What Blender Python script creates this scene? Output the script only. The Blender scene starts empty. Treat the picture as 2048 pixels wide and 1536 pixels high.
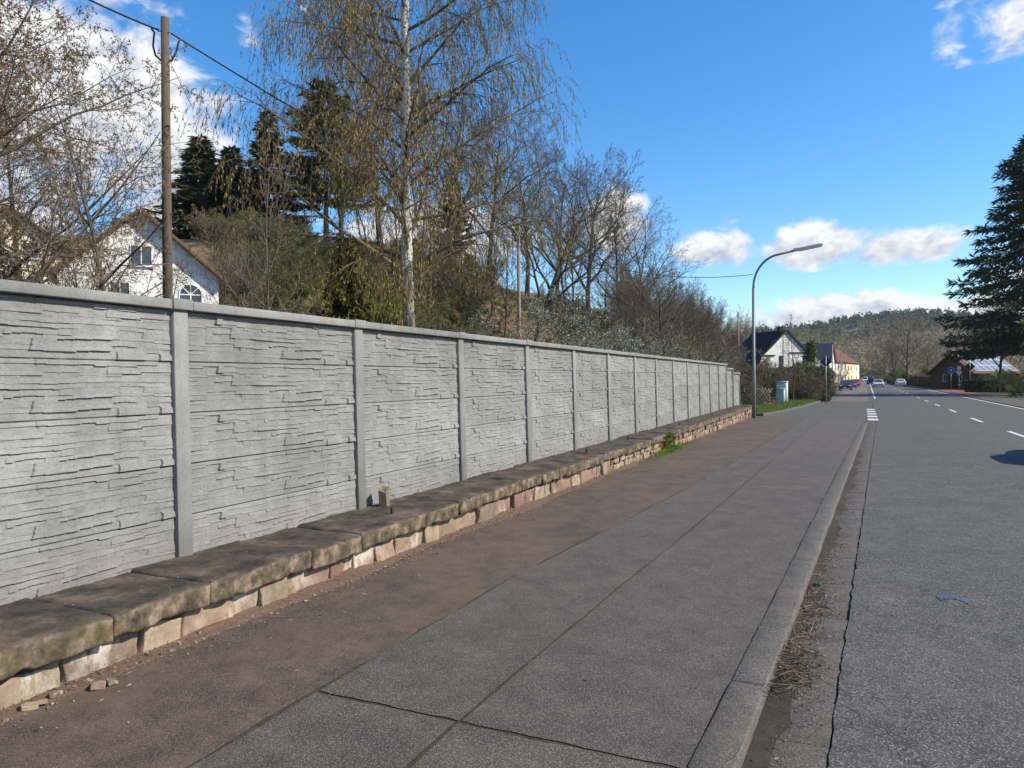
import bpy, bmesh, math, random
import numpy as np
from mathutils import Vector, Matrix, Quaternion, noise as mnoise
R = math.radians
sc = bpy.context.scene
C = sc.collection
# ------------------------------------------------------------------ camera
F = 1450.0                       # focal length in photo pixels (photo is 2048 wide)
YAW = math.atan(656 / F); PITCH = math.atan(9.4 / F); ROLL = R(0.4)
CAMZ = 1.62
_s, _c = math.sin(YAW), math.cos(YAW)
a0 = Vector((-_s, _c, 0)); r0 = Vector((_c, _s, 0)); u0 = Vector((0, 0, 1))
fw = (a0 * math.cos(PITCH) - u0 * math.sin(PITCH)).normalized()
up = (u0 * math.cos(PITCH) + a0 * math.sin(PITCH)).normalized()
rt = r0 * math.cos(ROLL) - up * math.sin(ROLL)
up = up * math.cos(ROLL) + r0 * math.sin(ROLL)
CAM = Vector((0, 0, CAMZ))
cd = bpy.data.cameras.new('camera'); cam = bpy.data.objects.new('camera', cd); C.objects.link(cam)
cd.sensor_width = 36; cd.lens = F / 2048 * 36; cd.clip_start = .05; cd.clip_end = 20000
cam.matrix_world = Matrix(((rt.x, up.x, -fw.x, CAM.x), (rt.y, up.y, -fw.y, CAM.y), (rt.z, up.z, -fw.z, CAM.z), (0, 0, 0, 1)))
sc.camera = cam
def ray(px, py): return fw + rt * ((px - 1024) / F) - up * ((py - 768) / F)
def at(px, py, d): return CAM + ray(px, py) * d
# ------------------------------------------------------------------ sun, sky
SUN_EL, SUN_AZ = 37.0, 12.0      # degrees; azimuth from +X towards +Y
sv = Vector((math.cos(R(SUN_EL)) * math.cos(R(SUN_AZ)), math.cos(R(SUN_EL)) * math.sin(R(SUN_AZ)), math.sin(R(SUN_EL))))
sl = bpy.data.lights.new('sun', 'SUN'); sl.energy = 4.0; sl.angle = R(.53); sl.color = (1, .915, .77)
so = bpy.data.objects.new('sun', sl); C.objects.link(so); so.rotation_euler = sv.to_track_quat('Z', 'Y').to_euler(); so.location = (40, 0, 60)
sc.view_settings.view_transform = 'Standard'; sc.view_settings.look = 'None'
sc.view_settings.exposure = .84; sc.view_settings.gamma = 1; sc.view_settings.use_curve_mapping = False
w = bpy.data.worlds.new('World'); sc.world = w; w.use_nodes = True
w.cycles.sampling_method = 'MANUAL'; w.cycles.sample_map_resolution = 512
sc.cycles.max_bounces = 5; sc.cycles.diffuse_bounces = 2; sc.cycles.glossy_bounces = 2; sc.cycles.transmission_bounces = 2; sc.cycles.use_adaptive_sampling = True
def build_world():
    nt = w.node_tree; N = nt.nodes; L = nt.links; N.clear()
    out = N.new('ShaderNodeOutputWorld'); bg = N.new('ShaderNodeBackground'); bg.inputs[1].default_value = .122
    L.new(bg.outputs[0], out.inputs[0])
    sky = N.new('ShaderNodeTexSky'); sky.sky_type = 'NISHITA'; sky.sun_disc = False
    sky.sun_elevation = R(SUN_EL); sky.sun_rotation = R(90 - SUN_AZ); sky.air_density = 1.0; sky.dust_density = .25; sky.ozone_density = 3.0; sky.altitude = 300
    tc = N.new('ShaderNodeTexCoord'); D = tc.outputs['Generated']
    def math_(op, a, b=None, c=None, clamp=False):
        n = N.new('ShaderNodeMath'); n.operation = op; n.use_clamp = clamp
        for i, v in enumerate((a, b, c)):
            if v is None: continue
            if isinstance(v, (int, float)): n.inputs[i].default_value = v
            else: L.new(v, n.inputs[i])
        return n.outputs[0]
    def dot(vec):
        n = N.new('ShaderNodeVectorMath'); n.operation = 'DOT_PRODUCT'; L.new(D, n.inputs[0]); n.inputs[1].default_value = vec
        return n.outputs['Value']
    def noise(scale, det, rough=.55, vec=None, dist=0):
        n = N.new('ShaderNodeTexNoise'); n.inputs['Scale'].default_value = scale; n.inputs['Detail'].default_value = det
        n.inputs['Roughness'].default_value = rough; n.inputs['Distortion'].default_value = dist
        L.new(vec or D, n.inputs['Vector']); return n.outputs['Fac']
    # stretch the sky direction so that the clouds have flattish bases
    sep = N.new('ShaderNodeMapping'); sep.inputs['Scale'].default_value = (1, 1, 1.6); L.new(D, sep.inputs['Vector'])
    n1 = noise(8, 4, .55, sep.outputs[0], .3)
    off = N.new('ShaderNodeVectorMath'); off.operation = 'ADD'; L.new(sep.outputs[0], off.inputs[0]); off.inputs[1].default_value = (.012, .004, .022)
    nf = noise(21, 8, .58, sep.outputs[0], .35); nfo = noise(21, 8, .58, off.outputs[0], .35)
    blobs = []
    def blob(dirv, ra, rb, k=1.0): blobs.append((dirv.normalized(), ra, rb, k))
    P = lambda x, y: ray(x, y)
    for (x, y, a, b, k) in [(120, 190, 330, 210, 1.25), (330, 330, 150, 150, 1.1), (-250, 330, 330, 330, 1.2), (1235, 440, 75, 95, 1.1), (1440, 498, 110, 50, 1.15),
                            (1640, 488, 155, 55, 1.15), (1800, 490, 150, 46, 1.1), (1925, 62, 85, 62, .62), (2070, 40, 110, 70, .95), (480, 68, 45, 40, .45),
                            (1480, 460, 60, 30, .5), (1700, 640, 230, 70, 1.4), (1890, 640, 190, 60, 1.3), (1560, 650, 120, 50, 1.1), (860, 470, 260, 90, 1.0), (2200, 560, 160, 60, 1.1)]:
        blob(P(x, y), a / F, b / F, k)
    rng = random.Random(5)
    for i in range(14):          # the same kind of cumulus goes on round the rest of the sky
        az = R(60 + 270 * i / 14 + rng.uniform(-5, 5)) - YAW; el = R(rng.choice([4, 6, 9, 14, 22, 30]) + rng.uniform(-1, 2))
        v = Vector((math.sin(az) * math.cos(el), math.cos(az) * math.cos(el), math.sin(el))); sz = rng.uniform(.06, .15) * (1 + el)
        blob(v, sz * 1.6, sz * .7, 1.05)
    tot = None; low = None
    for (v, ra, rb, k) in blobs:
        h = Vector((v.y, -v.x, 0)).normalized(); u = h.cross(v).normalized()
        if u.z < 0: u = -u
        x = math_('DIVIDE', dot(h), ra); yv = math_('DIVIDE', dot(u), rb)
        r2 = math_('ADD', math_('MULTIPLY', x, x), math_('MULTIPLY', yv, yv))
        front = math_('GREATER_THAN', dot(v), .2)
        f = math_('MULTIPLY', math_('MULTIPLY', math_('SUBTRACT', 1.0, r2, clamp=True), k), front)
        g = math_('MULTIPLY', math_('MULTIPLY', yv, f), 1.0)
        tot = f if tot is None else math_('MAXIMUM', tot, f)
        low = g if low is None else math_('ADD', low, g)
    dens = math_('ADD', tot, math_('MULTIPLY', math_('SUBTRACT', n1, .5), 1.0))
    dens = math_('ADD', dens, math_('MULTIPLY', math_('SUBTRACT', nf, .5), 2.0))
    dens = math_('MULTIPLY', dens, math_('GREATER_THAN', tot, .001))
    mr = N.new('ShaderNodeMapRange'); mr.interpolation_type = 'SMOOTHSTEP'; L.new(dens, mr.inputs[0]); mr.inputs[1].default_value = .3; mr.inputs[2].default_value = .95
    soft = math_('MULTIPLY', mr.outputs[0], math_('MULTIPLY', tot, 4, clamp=True))
    lit = math_('MULTIPLY', math_('SUBTRACT', nf, nfo), 3.2)
    shade = math_('ADD', math_('MULTIPLY', low, .5), math_('ADD', .6, math_('ADD', lit, math_('MULTIPLY', math_('SUBTRACT', n1, .5), .5))), clamp=True)
    cr = N.new('ShaderNodeMix'); cr.data_type = 'RGBA'; L.new(shade, cr.inputs[0])
    cr.inputs[6].default_value = (2.35, 2.65, 3.15, 1); cr.inputs[7].default_value = (4.55, 4.6, 4.65, 1)
    # sky colour: a little more saturated, as a phone camera records it
    hs = N.new('ShaderNodeHueSaturation'); hs.inputs['Saturation'].default_value = 1.32; hs.inputs['Value'].default_value = 1.0; L.new(sky.outputs[0], hs.inputs['Color'])
    mx = N.new('ShaderNodeMix'); mx.data_type = 'RGBA'; L.new(soft, mx.inputs[0]); L.new(hs.outputs[0], mx.inputs[6]); L.new(cr.outputs[2], mx.inputs[7])
    # half moon high in the blue
    mv = ray(610, 14).normalized(); mh = rt; d1 = math_('SUBTRACT', 1.0, dot(mv)); rad = 8.0 / F
    disc = math_('LESS_THAN', d1, rad * rad / 2)
    mv2 = (mv + (rt * -.45 - up * .6) * rad).normalized()
    ter = math_('LESS_THAN', math_('SUBTRACT', 1.0, dot(mv2)), rad * rad / 2 * 1.15)
    mm = math_('MULTIPLY', math_('MULTIPLY', disc, ter), .75)
    m2 = N.new('ShaderNodeMix'); m2.data_type = 'RGBA'; L.new(mm, m2.inputs[0]); L.new(mx.outputs[2], m2.inputs[6]); m2.inputs[7].default_value = (3.6, 3.8, 4.1, 1)
    L.new(m2.outputs[2], bg.inputs[0])
build_world()
# ------------------------------------------------------------------ helpers
def tag(o, label=None, cat=None, group=None, kind=None):
    if label: o['label'] = label
    if cat: o['category'] = cat
    if group: o['group'] = group
    if kind: o['kind'] = kind
    return o
def empty(name, loc=(0, 0, 0), rz=0, label=None, cat=None, group=None):
    o = bpy.data.objects.new(name, None); C.objects.link(o); o.location = loc; o.rotation_euler = (0, 0, rz); o.empty_display_size = .2
    return tag(o, label, cat, group)
def link(name, me, parent=None, loc=None):
    o = bpy.data.objects.new(name, me); C.objects.link(o)
    if parent is not None: o.parent = parent
    if loc is not None: o.location = loc
    return o
def copy_tree(o, parent=None):
    c = o.copy(); C.objects.link(c); c.parent = parent
    for ch in [x for x in bpy.data.objects if x.parent == o]: copy_tree(ch, c)
    return c
def npmesh(name, V, Q=None, T=None, mats=(), qi=None, ti=None, smooth=False):
    me = bpy.data.meshes.new(name)
    V = np.asarray(V, np.float32).reshape(-1, 3)
    Q = np.zeros((0, 4), np.int32) if Q is None or len(Q) == 0 else np.asarray(Q, np.int32)
    T = np.zeros((0, 3), np.int32) if T is None or len(T) == 0 else np.asarray(T, np.int32)
    me.vertices.add(len(V)); me.vertices.foreach_set('co', V.ravel())
    nl = Q.size + T.size; npoly = len(Q) + len(T)
    me.loops.add(nl); me.loops.foreach_set('vertex_index', np.concatenate([Q.ravel(), T.ravel()]).astype(np.int32))
    me.polygons.add(npoly)
    st = np.concatenate([np.arange(len(Q)) * 4, Q.size + np.arange(len(T)) * 3]).astype(np.int32)
    me.polygons.foreach_set('loop_start', st)
    if qi is not None or ti is not None:
        mi = np.concatenate([np.zeros(len(Q), np.int32) if qi is None else np.asarray(qi, np.int32), np.zeros(len(T), np.int32) if ti is None else np.asarray(ti, np.int32)])
        me.polygons.foreach_set('material_index', mi)
    me.polygons.foreach_set('use_smooth', np.full(npoly, smooth, bool))
    for m in mats: me.materials.append(m)
    me.update(calc_edges=True)
    return me
class MB:
    """collects boxes, tubes and polygons into one mesh"""
    def __init__(s): s.v = []; s.f = []
    def add(s, vs, fs):
        b = len(s.v); s.v += [tuple(x) for x in vs]; s.f += [tuple(i + b for i in f) for f in fs]; return s
    def box(s, c, size, rz=0, rot=None):
        hx, hy, hz = size[0] / 2, size[1] / 2, size[2] / 2
        m = rot if rot is not None else Matrix.Rotation(rz, 3, 'Z')
        vs = [Vector(c) + m @ Vector((x * hx, y * hy, z * hz)) for x in (-1, 1) for y in (-1, 1) for z in (-1, 1)]
        return s.add(vs, [(0, 1, 3, 2), (4, 6, 7, 5), (0, 4, 5, 1), (2, 3, 7, 6), (0, 2, 6, 4), (1, 5, 7, 3)])
    def tube(s, pts, rad, n=8, cap=True):
        pts = [Vector(p) for p in pts]; rad = rad if isinstance(rad, (list, tuple)) else [rad] * len(pts); vs = []; fs = []
        ref = None
        for i, p in enumerate(pts):
            t = (pts[min(i + 1, len(pts) - 1)] - pts[max(i - 1, 0)]).normalized()
            if ref is None: ref = Vector((1, 0, 0)) if abs(t.x) < .8 else Vector((0, 1, 0))
            a = t.cross(ref).normalized(); b = t.cross(a).normalized(); ref = -b if False else ref
            for k in range(n):
                an = 2 * math.pi * k / n; vs.append(p + (a * math.cos(an) + b * math.sin(an)) * rad[i])
        for i in range(len(pts) - 1):
            for k in range(n): fs.append((i * n + k, i * n + (k + 1) % n, (i + 1) * n + (k + 1) % n, (i + 1) * n + k))
        if cap: fs += [tuple(range(n)), tuple(range(len(vs) - n, len(vs)))]
        return s.add(vs, fs)
    def prism(s, poly, d, z0=0):    # polygon points 3D, extruded by vector d
        d = Vector(d); n = len(poly); vs = [Vector(p) for p in poly] + [Vector(p) + d for p in poly]
        return s.add(vs, [tuple(range(n))[::-1], tuple(range(n, 2 * n))] + [(i, (i + 1) % n, n + (i + 1) % n, n + i) for i in range(n)])
    def mesh(s, name, m, smooth=False):
        me = bpy.data.meshes.new(name); me.from_pydata([tuple(v) for v in s.v], [], s.f)
        bm = bmesh.new(); bm.from_mesh(me); bmesh.ops.recalc_face_normals(bm, faces=bm.faces); bm.to_mesh(me); bm.free()
        if smooth:
            me.polygons.foreach_set('use_smooth', [True] * len(me.polygons))
        if m: me.materials.append(m)
        return me
    def build(s, name, m, parent=None, smooth=False, loc=None): return link(name, s.mesh(name, m, smooth), parent, loc)
def hash2(ix, iy, seed):
    h = (ix.astype(np.int64) * 374761393 + iy.astype(np.int64) * 668265263 + seed * 1274126177) & 0xffffffff
    h = ((h ^ (h >> 13)) * 1103515245) & 0xffffffff; h = (h ^ (h >> 16)) & 0xffff
    return h / 65535.0
def vnoise(x, y, seed=0):
    x = np.asarray(x, float); y = np.asarray(y, float); ix = np.floor(x).astype(int); iy = np.floor(y).astype(int); fx = x - ix; fy = y - iy
    fx = fx * fx * (3 - 2 * fx); fy = fy * fy * (3 - 2 * fy)
    a = hash2(ix, iy, seed); b = hash2(ix + 1, iy, seed); c = hash2(ix, iy + 1, seed); d = hash2(ix + 1, iy + 1, seed)
    return (a * (1 - fx) + b * fx) * (1 - fy) + (c * (1 - fx) + d * fx) * fy
# ------------------------------------------------------------------ materials
def newmat(name):
    m = bpy.data.materials.new(name); m.use_nodes = True; nt = m.node_tree; N = nt.nodes
    return m, nt, N, nt.links, N['Principled BSDF']
class NG:
    def __init__(s, m): s.N = m.node_tree.nodes; s.L = m.node_tree.links; s.pos = s.N.new('ShaderNodeNewGeometry').outputs['Position']
    def vec(s, scale):
        n = s.N.new('ShaderNodeMapping'); n.inputs['Scale'].default_value = scale; s.L.new(s.pos, n.inputs['Vector']); return n.outputs[0]
    def noise(s, scale, det=4, rough=.55, vec=None, dist=0):
        n = s.N.new('ShaderNodeTexNoise'); n.inputs['Scale'].default_value = scale; n.inputs['Detail'].default_value = det; n.inputs['Roughness'].default_value = rough
        n.inputs['Distortion'].default_value = dist; s.L.new(vec or s.pos, n.inputs['Vector']); return n.outputs['Fac']
    def vor(s, scale, feat='F1', vec=None, out='Distance'):
        n = s.N.new('ShaderNodeTexVoronoi'); n.feature = feat; n.inputs['Scale'].default_value = scale; s.L.new(vec or s.pos, n.inputs['Vector']); return n.outputs[out]
    def ramp(s, fac, stops):
        n = s.N.new('ShaderNodeValToRGB'); e = n.color_ramp.elements
        while len(e) < len(stops): e.new(.5)
        for i, (p, c) in enumerate(stops):
            e[i].position = p; e[i].color = (*c, 1) if isinstance(c, tuple) else (c, c, c, 1)
        s.L.new(fac, n.inputs[0]); return n.outputs[0]
    def mix(s, fac, a, b, mode='MIX'):
        n = s.N.new('ShaderNodeMix'); n.data_type = 'RGBA'; n.blend_type = mode
        for i, v in ((0, fac), (6, a), (7, b)):
            if isinstance(v, (int, float)): n.inputs[i].default_value = v
            elif isinstance(v, tuple): n.inputs[i].default_value = (*v, 1)
            else: s.L.new(v, n.inputs[i])
        return n.outputs[2]
    def math(s, op, a, b, clamp=False):
        n = s.N.new('ShaderNodeMath'); n.operation = op; n.use_clamp = clamp
        for i, v in enumerate((a, b)):
            if isinstance(v, (int, float)): n.inputs[i].default_value = v
            else: s.L.new(v, n.inputs[i])
        return n.outputs[0]
    def sepc(s, col, k):
        n = s.N.new('ShaderNodeSeparateColor'); s.L.new(col, n.inputs[0]); return n.outputs[k]
    def sepv(s, k):
        n = s.N.new('ShaderNodeSeparateXYZ'); s.L.new(s.pos, n.inputs[0]); return n.outputs[k]
    def rnd(s):
        return s.N.new('ShaderNodeObjectInfo').outputs['Random']
    def bump(s, h, strength, dist, bsdf, normal=None):
        n = s.N.new('ShaderNodeBump'); n.inputs['Strength'].default_value = strength; n.inputs['Distance'].default_value = dist; s.L.new(h, n.inputs['Height'])
        if normal is not None: s.L.new(normal, n.inputs['Normal'])
        s.L.new(n.outputs[0], bsdf.inputs['Normal']); return n.outputs[0]
def mat(name, c1, c2=None, scale=4, rough=.8, bump=0, bscale=60, metal=0, c3=None, stretch=None, objvar=0, spec=.3):
    m, nt, N, L, B = newmat(name); g = NG(m); c2 = c2 or tuple(x * .75 for x in c1)
    B.inputs['Roughness'].default_value = rough; B.inputs['Metallic'].default_value = metal; B.inputs['Specular IOR Level'].default_value = spec
    v = g.vec(stretch) if stretch else None
    n = g.noise(scale, 6, .6, v)
    stops = [(.32, c1), (.68, c2)] if c3 is None else [(.28, c1), (.5, c2), (.72, c3)]
    col = g.ramp(n, stops)
    if objvar:
        col = g.mix(1.0, col, g.ramp(g.rnd(), [(0, 1 - objvar), (1, 1 + objvar)]), 'MULTIPLY')
    L.new(col, B.inputs['Base Color'])
    if bump: g.bump(g.noise(bscale, 5, .6, v), bump, .01, B)
    return m
def leafmat(name, c1, c2, c3=None, rough=.6, trans=.25, scale=1.3):
    m, nt, N, L, B = newmat(name); g = NG(m); B.inputs['Roughness'].default_value = rough; B.inputs['Specular IOR Level'].default_value = .15
    n = g.noise(scale, 3, .6); n2 = g.noise(23, 2, .5)
    col = g.ramp(g.mix(.5, n, n2), [(.35, c1), (.5, c2), (.65, c3 or c1)])
    L.new(col, B.inputs['Base Color'])
    if trans:
        t = N.new('ShaderNodeBsdfTranslucent'); L.new(col, t.inputs[0]); mx = N.new('ShaderNodeMixShader'); mx.inputs[0].default_value = trans
        L.new(B.outputs[0], mx.inputs[1]); L.new(t.outputs[0], mx.inputs[2]); L.new(mx.outputs[0], N['Material Output'].inputs[0])
    return m
def asphalt(name, lo, hi, stain, stain_amt=.5, crack=0, speck=1.0, sc_=95, rough=.85, patch=None):
    m, nt, N, L, B = newmat(name); g = NG(m); B.inputs['Roughness'].default_value = rough; B.inputs['Specular IOR Level'].default_value = .35
    cell = g.sepc(g.vor(sc_, out='Color'), 0); d1 = g.vor(sc_)
    col = g.ramp(cell, [(.08, tuple(x * .4 for x in lo)), (.5, lo), (.8, hi), (.97, tuple(min(1, x * (1 + 1.3 * speck)) for x in hi))])
    col = g.mix(g.ramp(d1, [(.35, 0.0), (.75, .6)]), col, tuple(x * .45 for x in lo))
    big = g.noise(.55, 7, .62, dist=.4); mid = g.noise(4.5, 6, .65)
    col = g.mix(g.math('MULTIPLY', g.ramp(g.mix(.4, big, mid), [(.4, 0.0), (.62, 1.0)]), stain_amt), col, stain)
    col = g.mix(1.0, col, g.ramp(mid, [(.3, .82), (.7, 1.15)]), 'MULTIPLY')
    bl = g.noise(2.2, 8, .75, dist=.6); col = g.mix(1.0, col, g.ramp(bl, [(.36, .86), (.5, 1.0), (.66, 1.08)]), 'MULTIPLY')
    gum = g.math('MULTIPLY', g.ramp(g.vor(2.1), [(.02, 1.0), (.035, 0.0)]), g.ramp(g.noise(.9, 2), [(.5, 0.0), (.55, .55)])); col = g.mix(gum, col, (.3, .285, .26))
    if patch: col = g.mix(g.ramp(g.noise(1.7, 8, .7, dist=.5), [(.53, 0.0), (.66, .85)]), col, patch); col = g.mix(g.ramp(g.noise(3.1, 7, .7), [(.6, 0.0), (.7, .6)]), col, tuple(x * .35 for x in patch))
    fine = g.noise(260, 3, .7)
    h = g.mix(.5, d1, fine)
    if crack:
        wv = N.new('ShaderNodeVectorMath'); wv.operation = 'ADD'
        nn = N.new('ShaderNodeTexNoise'); nn.inputs['Scale'].default_value = 3.5; nn.inputs['Detail'].default_value = 6; L.new(g.pos, nn.inputs['Vector'])
        sm = N.new('ShaderNodeVectorMath'); sm.operation = 'SCALE'; sm.inputs['Scale'].default_value = .55; L.new(nn.outputs['Color'], sm.inputs[0])
        L.new(g.pos, wv.inputs[0]); L.new(sm.outputs[0], wv.inputs[1])
        e = g.vor(1.15, 'DISTANCE_TO_EDGE', wv.outputs[0])
        cm = g.math('MULTIPLY', g.ramp(e, [(.0, 1.0), (.014, 0.0)]), g.ramp(g.noise(.42, 3), [(.42, 0.0), (.56, crack)]))
        col = g.mix(cm, col, (.012, .012, .012)); h = g.mix(cm, h, (0.0, 0.0, 0.0))
    L.new(col, B.inputs['Base Color']); g.bump(h, .7, .006, B)
    return m
m_road = asphalt('road_asphalt', (.078, .072, .064), (.132, .123, .11), (.097, .09, .081), .5, crack=.6, speck=.9, sc_=125)
m_walk = asphalt('pavement_asphalt', (.088, .074, .063), (.128, .11, .095), (.103, .086, .071), .45, speck=.9, sc_=210)
m_walk2 = asphalt('pavement_asphalt_worn', (.094, .078, .066), (.136, .116, .099), (.112, .091, .074), .5, speck=.9, sc_=210)
m_brown = asphalt('dirty_asphalt', (.085, .064, .049), (.12, .093, .072), (.115, .08, .056), .85, speck=.5, sc_=150, patch=(.12, .075, .045))
m_joint = mat('joint_dirt', (.03, .024, .016), (.075, .06, .035), 30, .95, bump=.6, bscale=200)
m_gutter = asphalt('gutter_slab', (.1, .087, .078), (.14, .123, .11), (.09, .068, .053), .75, speck=.5, sc_=110)
m_kerb = asphalt('kerb_concrete', (.115, .102, .09), (.16, .145, .13), (.1, .083, .066), .8, speck=.4, sc_=130)
m_far_asphalt = asphalt('parking_asphalt', (.15, .12, .1), (.19, .16, .14), (.14, .12, .11), .5)
m_red = mat('red_cycle_paving', (.3, .085, .06), (.24, .07, .05), 3, .9)
m_white = mat('road_paint', (.75, .75, .73), (.5, .5, .49), 18, .7, c3=(.7, .7, .68))
m_ground = mat('field_ground', (.06, .07, .025), (.1, .075, .045), .4, .95, bump=.5, bscale=8)
m_hill = mat('hill_soil', (.1, .095, .035), (.15, .11, .065), .35, .95, bump=.9, bscale=5, c3=(.08, .1, .03))
m_soil = mat('bare_soil', (.27, .165, .1), (.18, .11, .065), 1.2, .95, bump=.9, bscale=9)
m_lawn = mat('lawn_turf', (.07, .13, .028), (.1, .14, .04), 1.5, .9, bump=.5, bscale=30)
def concrete():
    m, nt, N, L, B = newmat('fence_concrete'); g = NG(m); B.inputs['Roughness'].default_value = .88; B.inputs['Specular IOR Level'].default_value = .25
    n1 = g.noise(1.7, 6, .62); n2 = g.noise(55, 5, .7); n3 = g.noise(8, 5, .6, g.vec((1, 1, .35)))
    col = g.ramp(n1, [(.3, (.165, .164, .154)), (.5, (.203, .202, .191)), (.72, (.238, .237, .226))])
    col = g.mix(1.0, col, g.ramp(n2, [(.3, .8), (.5, 1.0), (.7, 1.12)]), 'MULTIPLY')
    col = g.mix(1.0, col, g.ramp(n3, [(.3, .88), (.65, 1.06)]), 'MULTIPLY')
    col = g.mix(1.0, col, g.ramp(g.rnd(), [(0, .9), (1, 1.08)]), 'MULTIPLY')
    st = g.noise(3.0, 5, .6, g.vec((3, 3, .25))); col = g.mix(1.0, col, g.ramp(st, [(.32, .93), (.55, 1.02)]), 'MULTIPLY')
    zz = g.math('SUBTRACT', .62, g.sepv(2), True); dm = g.math('MULTIPLY', g.math('MULTIPLY', zz, 1.6), g.noise(6, 5, .65), True); col = g.mix(dm, col, (.13, .112, .085))
    pit = g.ramp(g.vor(60), [(.03, .35), (.13, 1.0)]); pm = g.ramp(g.noise(5, 3), [(.45, 0.0), (.6, 1.0)])
    col = g.mix(g.math('MULTIPLY', pm, .8), col, g.mix(1.0, col, pit, 'MULTIPLY'))
    L.new(col, B.inputs['Base Color'])
    g.bump(g.mix(.5, n2, g.noise(220, 3, .6)), .45, .004, B)
    return m
m_conc = concrete()
def copingmat():
    m, nt, N, L, B = newmat('coping_sandstone'); g = NG(m); B.inputs['Roughness'].default_value = .92; B.inputs['Specular IOR Level'].default_value = .2
    n1 = g.noise(3.2, 7, .65); n2 = g.noise(38, 5, .7); n3 = g.noise(9, 5, .6)
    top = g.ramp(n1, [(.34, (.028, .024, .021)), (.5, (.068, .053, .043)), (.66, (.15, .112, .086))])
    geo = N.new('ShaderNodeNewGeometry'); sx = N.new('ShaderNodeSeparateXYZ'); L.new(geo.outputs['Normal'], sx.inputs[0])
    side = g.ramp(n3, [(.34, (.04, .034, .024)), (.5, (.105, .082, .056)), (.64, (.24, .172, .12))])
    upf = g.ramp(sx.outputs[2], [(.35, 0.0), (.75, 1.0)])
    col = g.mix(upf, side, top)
    col = g.mix(g.ramp(g.noise(2.3, 5, .7), [(.55, 0.0), (.68, .5)]), col, (.092, .078, .03))          # moss
    col = g.mix(g.ramp(g.vor(11), [(.03, 1.0), (.07, 0.0)]), col, g.mix(g.ramp(g.noise(1.1, 2), [(.5, 0.0), (.6, 1.0)]), col, (.5, .48, .42)))   # lichen
    col = g.mix(1.0, col, g.ramp(n2, [(.3, .7), (.7, 1.25)]), 'MULTIPLY')
    L.new(col, B.inputs['Base Color']); g.bump(g.mix(.5, n2, n3), .8, .012, B)
    return m
m_coping = copingmat()
def rubblemat():
    m, nt, N, L, B = newmat('red_sandstone_rubble'); g = NG(m); B.inputs['Roughness'].default_value = .92; B.inputs['Specular IOR Level'].default_value = .2
    base = g.ramp(g.rnd(), [(0, (.17, .1, .075)), (.35, (.24, .165, .12)), (.7, (.29, .22, .155)), (1, (.15, .112, .085))])
    n3 = g.noise(11, 6, .65)
    col = g.mix(1.0, base, g.ramp(n3, [(.25, .6), (.7, 1.25)]), 'MULTIPLY')
    wm = g.math('MULTIPLY', g.ramp(g.noise(4.3, 6, .7, g.vec((1, 1, .5))), [(.53, 0.0), (.6, .85)]), g.ramp(g.noise(1.3, 2), [(.45, 0.0), (.6, 1.0)]))
    col = g.mix(wm, col, (.48, .44, .38))
    L.new(col, B.inputs['Base Color']); g.bump(n3, .8, .015, B)
    return m
m_rubble = rubblemat()
m_mortar = mat('wall_core', (.05, .035, .025), (.09, .06, .045), 12, .95, bump=.8, bscale=40)
m_galv = mat('grey_green_paint', (.2, .225, .205), (.165, .185, .17), 6, .55, metal=.2)
m_steel = mat('galvanised_steel', (.36, .37, .38), (.28, .29, .3), 6, .45, metal=.6)
m_lamp = mat('lamp_housing', (.66, .67, .66), (.58, .59, .58), 6, .5)
m_pole = mat('weathered_pole_wood', (.12, .09, .065), (.075, .057, .043), 5, .9, bump=.7, bscale=30, stretch=(6, 6, .5))
m_wire = mat('black_cable', (.02, .02, .022), (.03, .03, .03), 5, .6)
m_wood = mat('cut_wood', (.2, .15, .09), (.12, .088, .055), 20, .85, bump=.5)
m_rust = mat('rusty_iron', (.09, .05, .035), (.05, .03, .025), 30, .8)
m_signback = mat('sign_back_grey', (.05, .055, .065), (.04, .045, .055), 6, .6, metal=.2)
m_sticker = mat('sticker_white', (.7, .7, .68), (.6, .6, .6), 6, .6)
m_render_w = mat('white_render', (.76, .75, .71), (.68, .67, .63), 1.5, .9, bump=.3, bscale=60)
m_render_c = mat('cream_render', (.66, .6, .46), (.6, .54, .4), 1.2, .9)
m_render_y = mat('yellow_render', (.72, .62, .3), (.66, .56, .26), 1.2, .9)
m_glass, _nt, _N, _L, _B = newmat('window_glass'); _B.inputs['Base Color'].default_value = (.05, .065, .08, 1); _B.inputs['Roughness'].default_value = .1; _B.inputs['Specular IOR Level'].default_value = .5
m_frame = mat('window_frame_white', (.78, .78, .77), (.72, .72, .71), 4, .5)
m_redtile = mat('red_roof_tile', (.3, .105, .06), (.22, .085, .055), 3, .85, bump=.8, bscale=14)
m_browntile = mat('brown_roof_tile', (.13, .055, .038), (.1, .042, .03), 3, .85)
m_slate = mat('dark_slate', (.022, .023, .026), (.034, .034, .037), 3, .8, spec=.15)
m_corr = mat('dark_corrugated', (.03, .036, .05), (.045, .05, .065), 3, .5)
m_timber = mat('brown_timber', (.11, .06, .035), (.075, .042, .026), 5, .85, stretch=(4, 4, .6))
m_pv = mat('solar_cell', (.16, .18, .2), (.2, .22, .24), 3, .2, spec=.9)
m_cab = mat('cabinet_grey', (.47, .5, .5), (.42, .45, .45), 3, .55)
m_dark = mat('near_black', (.015, .015, .017), (.02, .02, .02), 3, .6)
m_tyre = mat('tyre_rubber', (.018, .018, .018), (.028, .027, .026), 8, .85)
m_rim = mat('alloy_rim', (.45, .45, .46), (.35, .35, .36), 8, .35, metal=.8)
m_lens = mat('headlight_lens', (.75, .77, .78), (.65, .67, .7), 8, .15, spec=.8)
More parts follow.
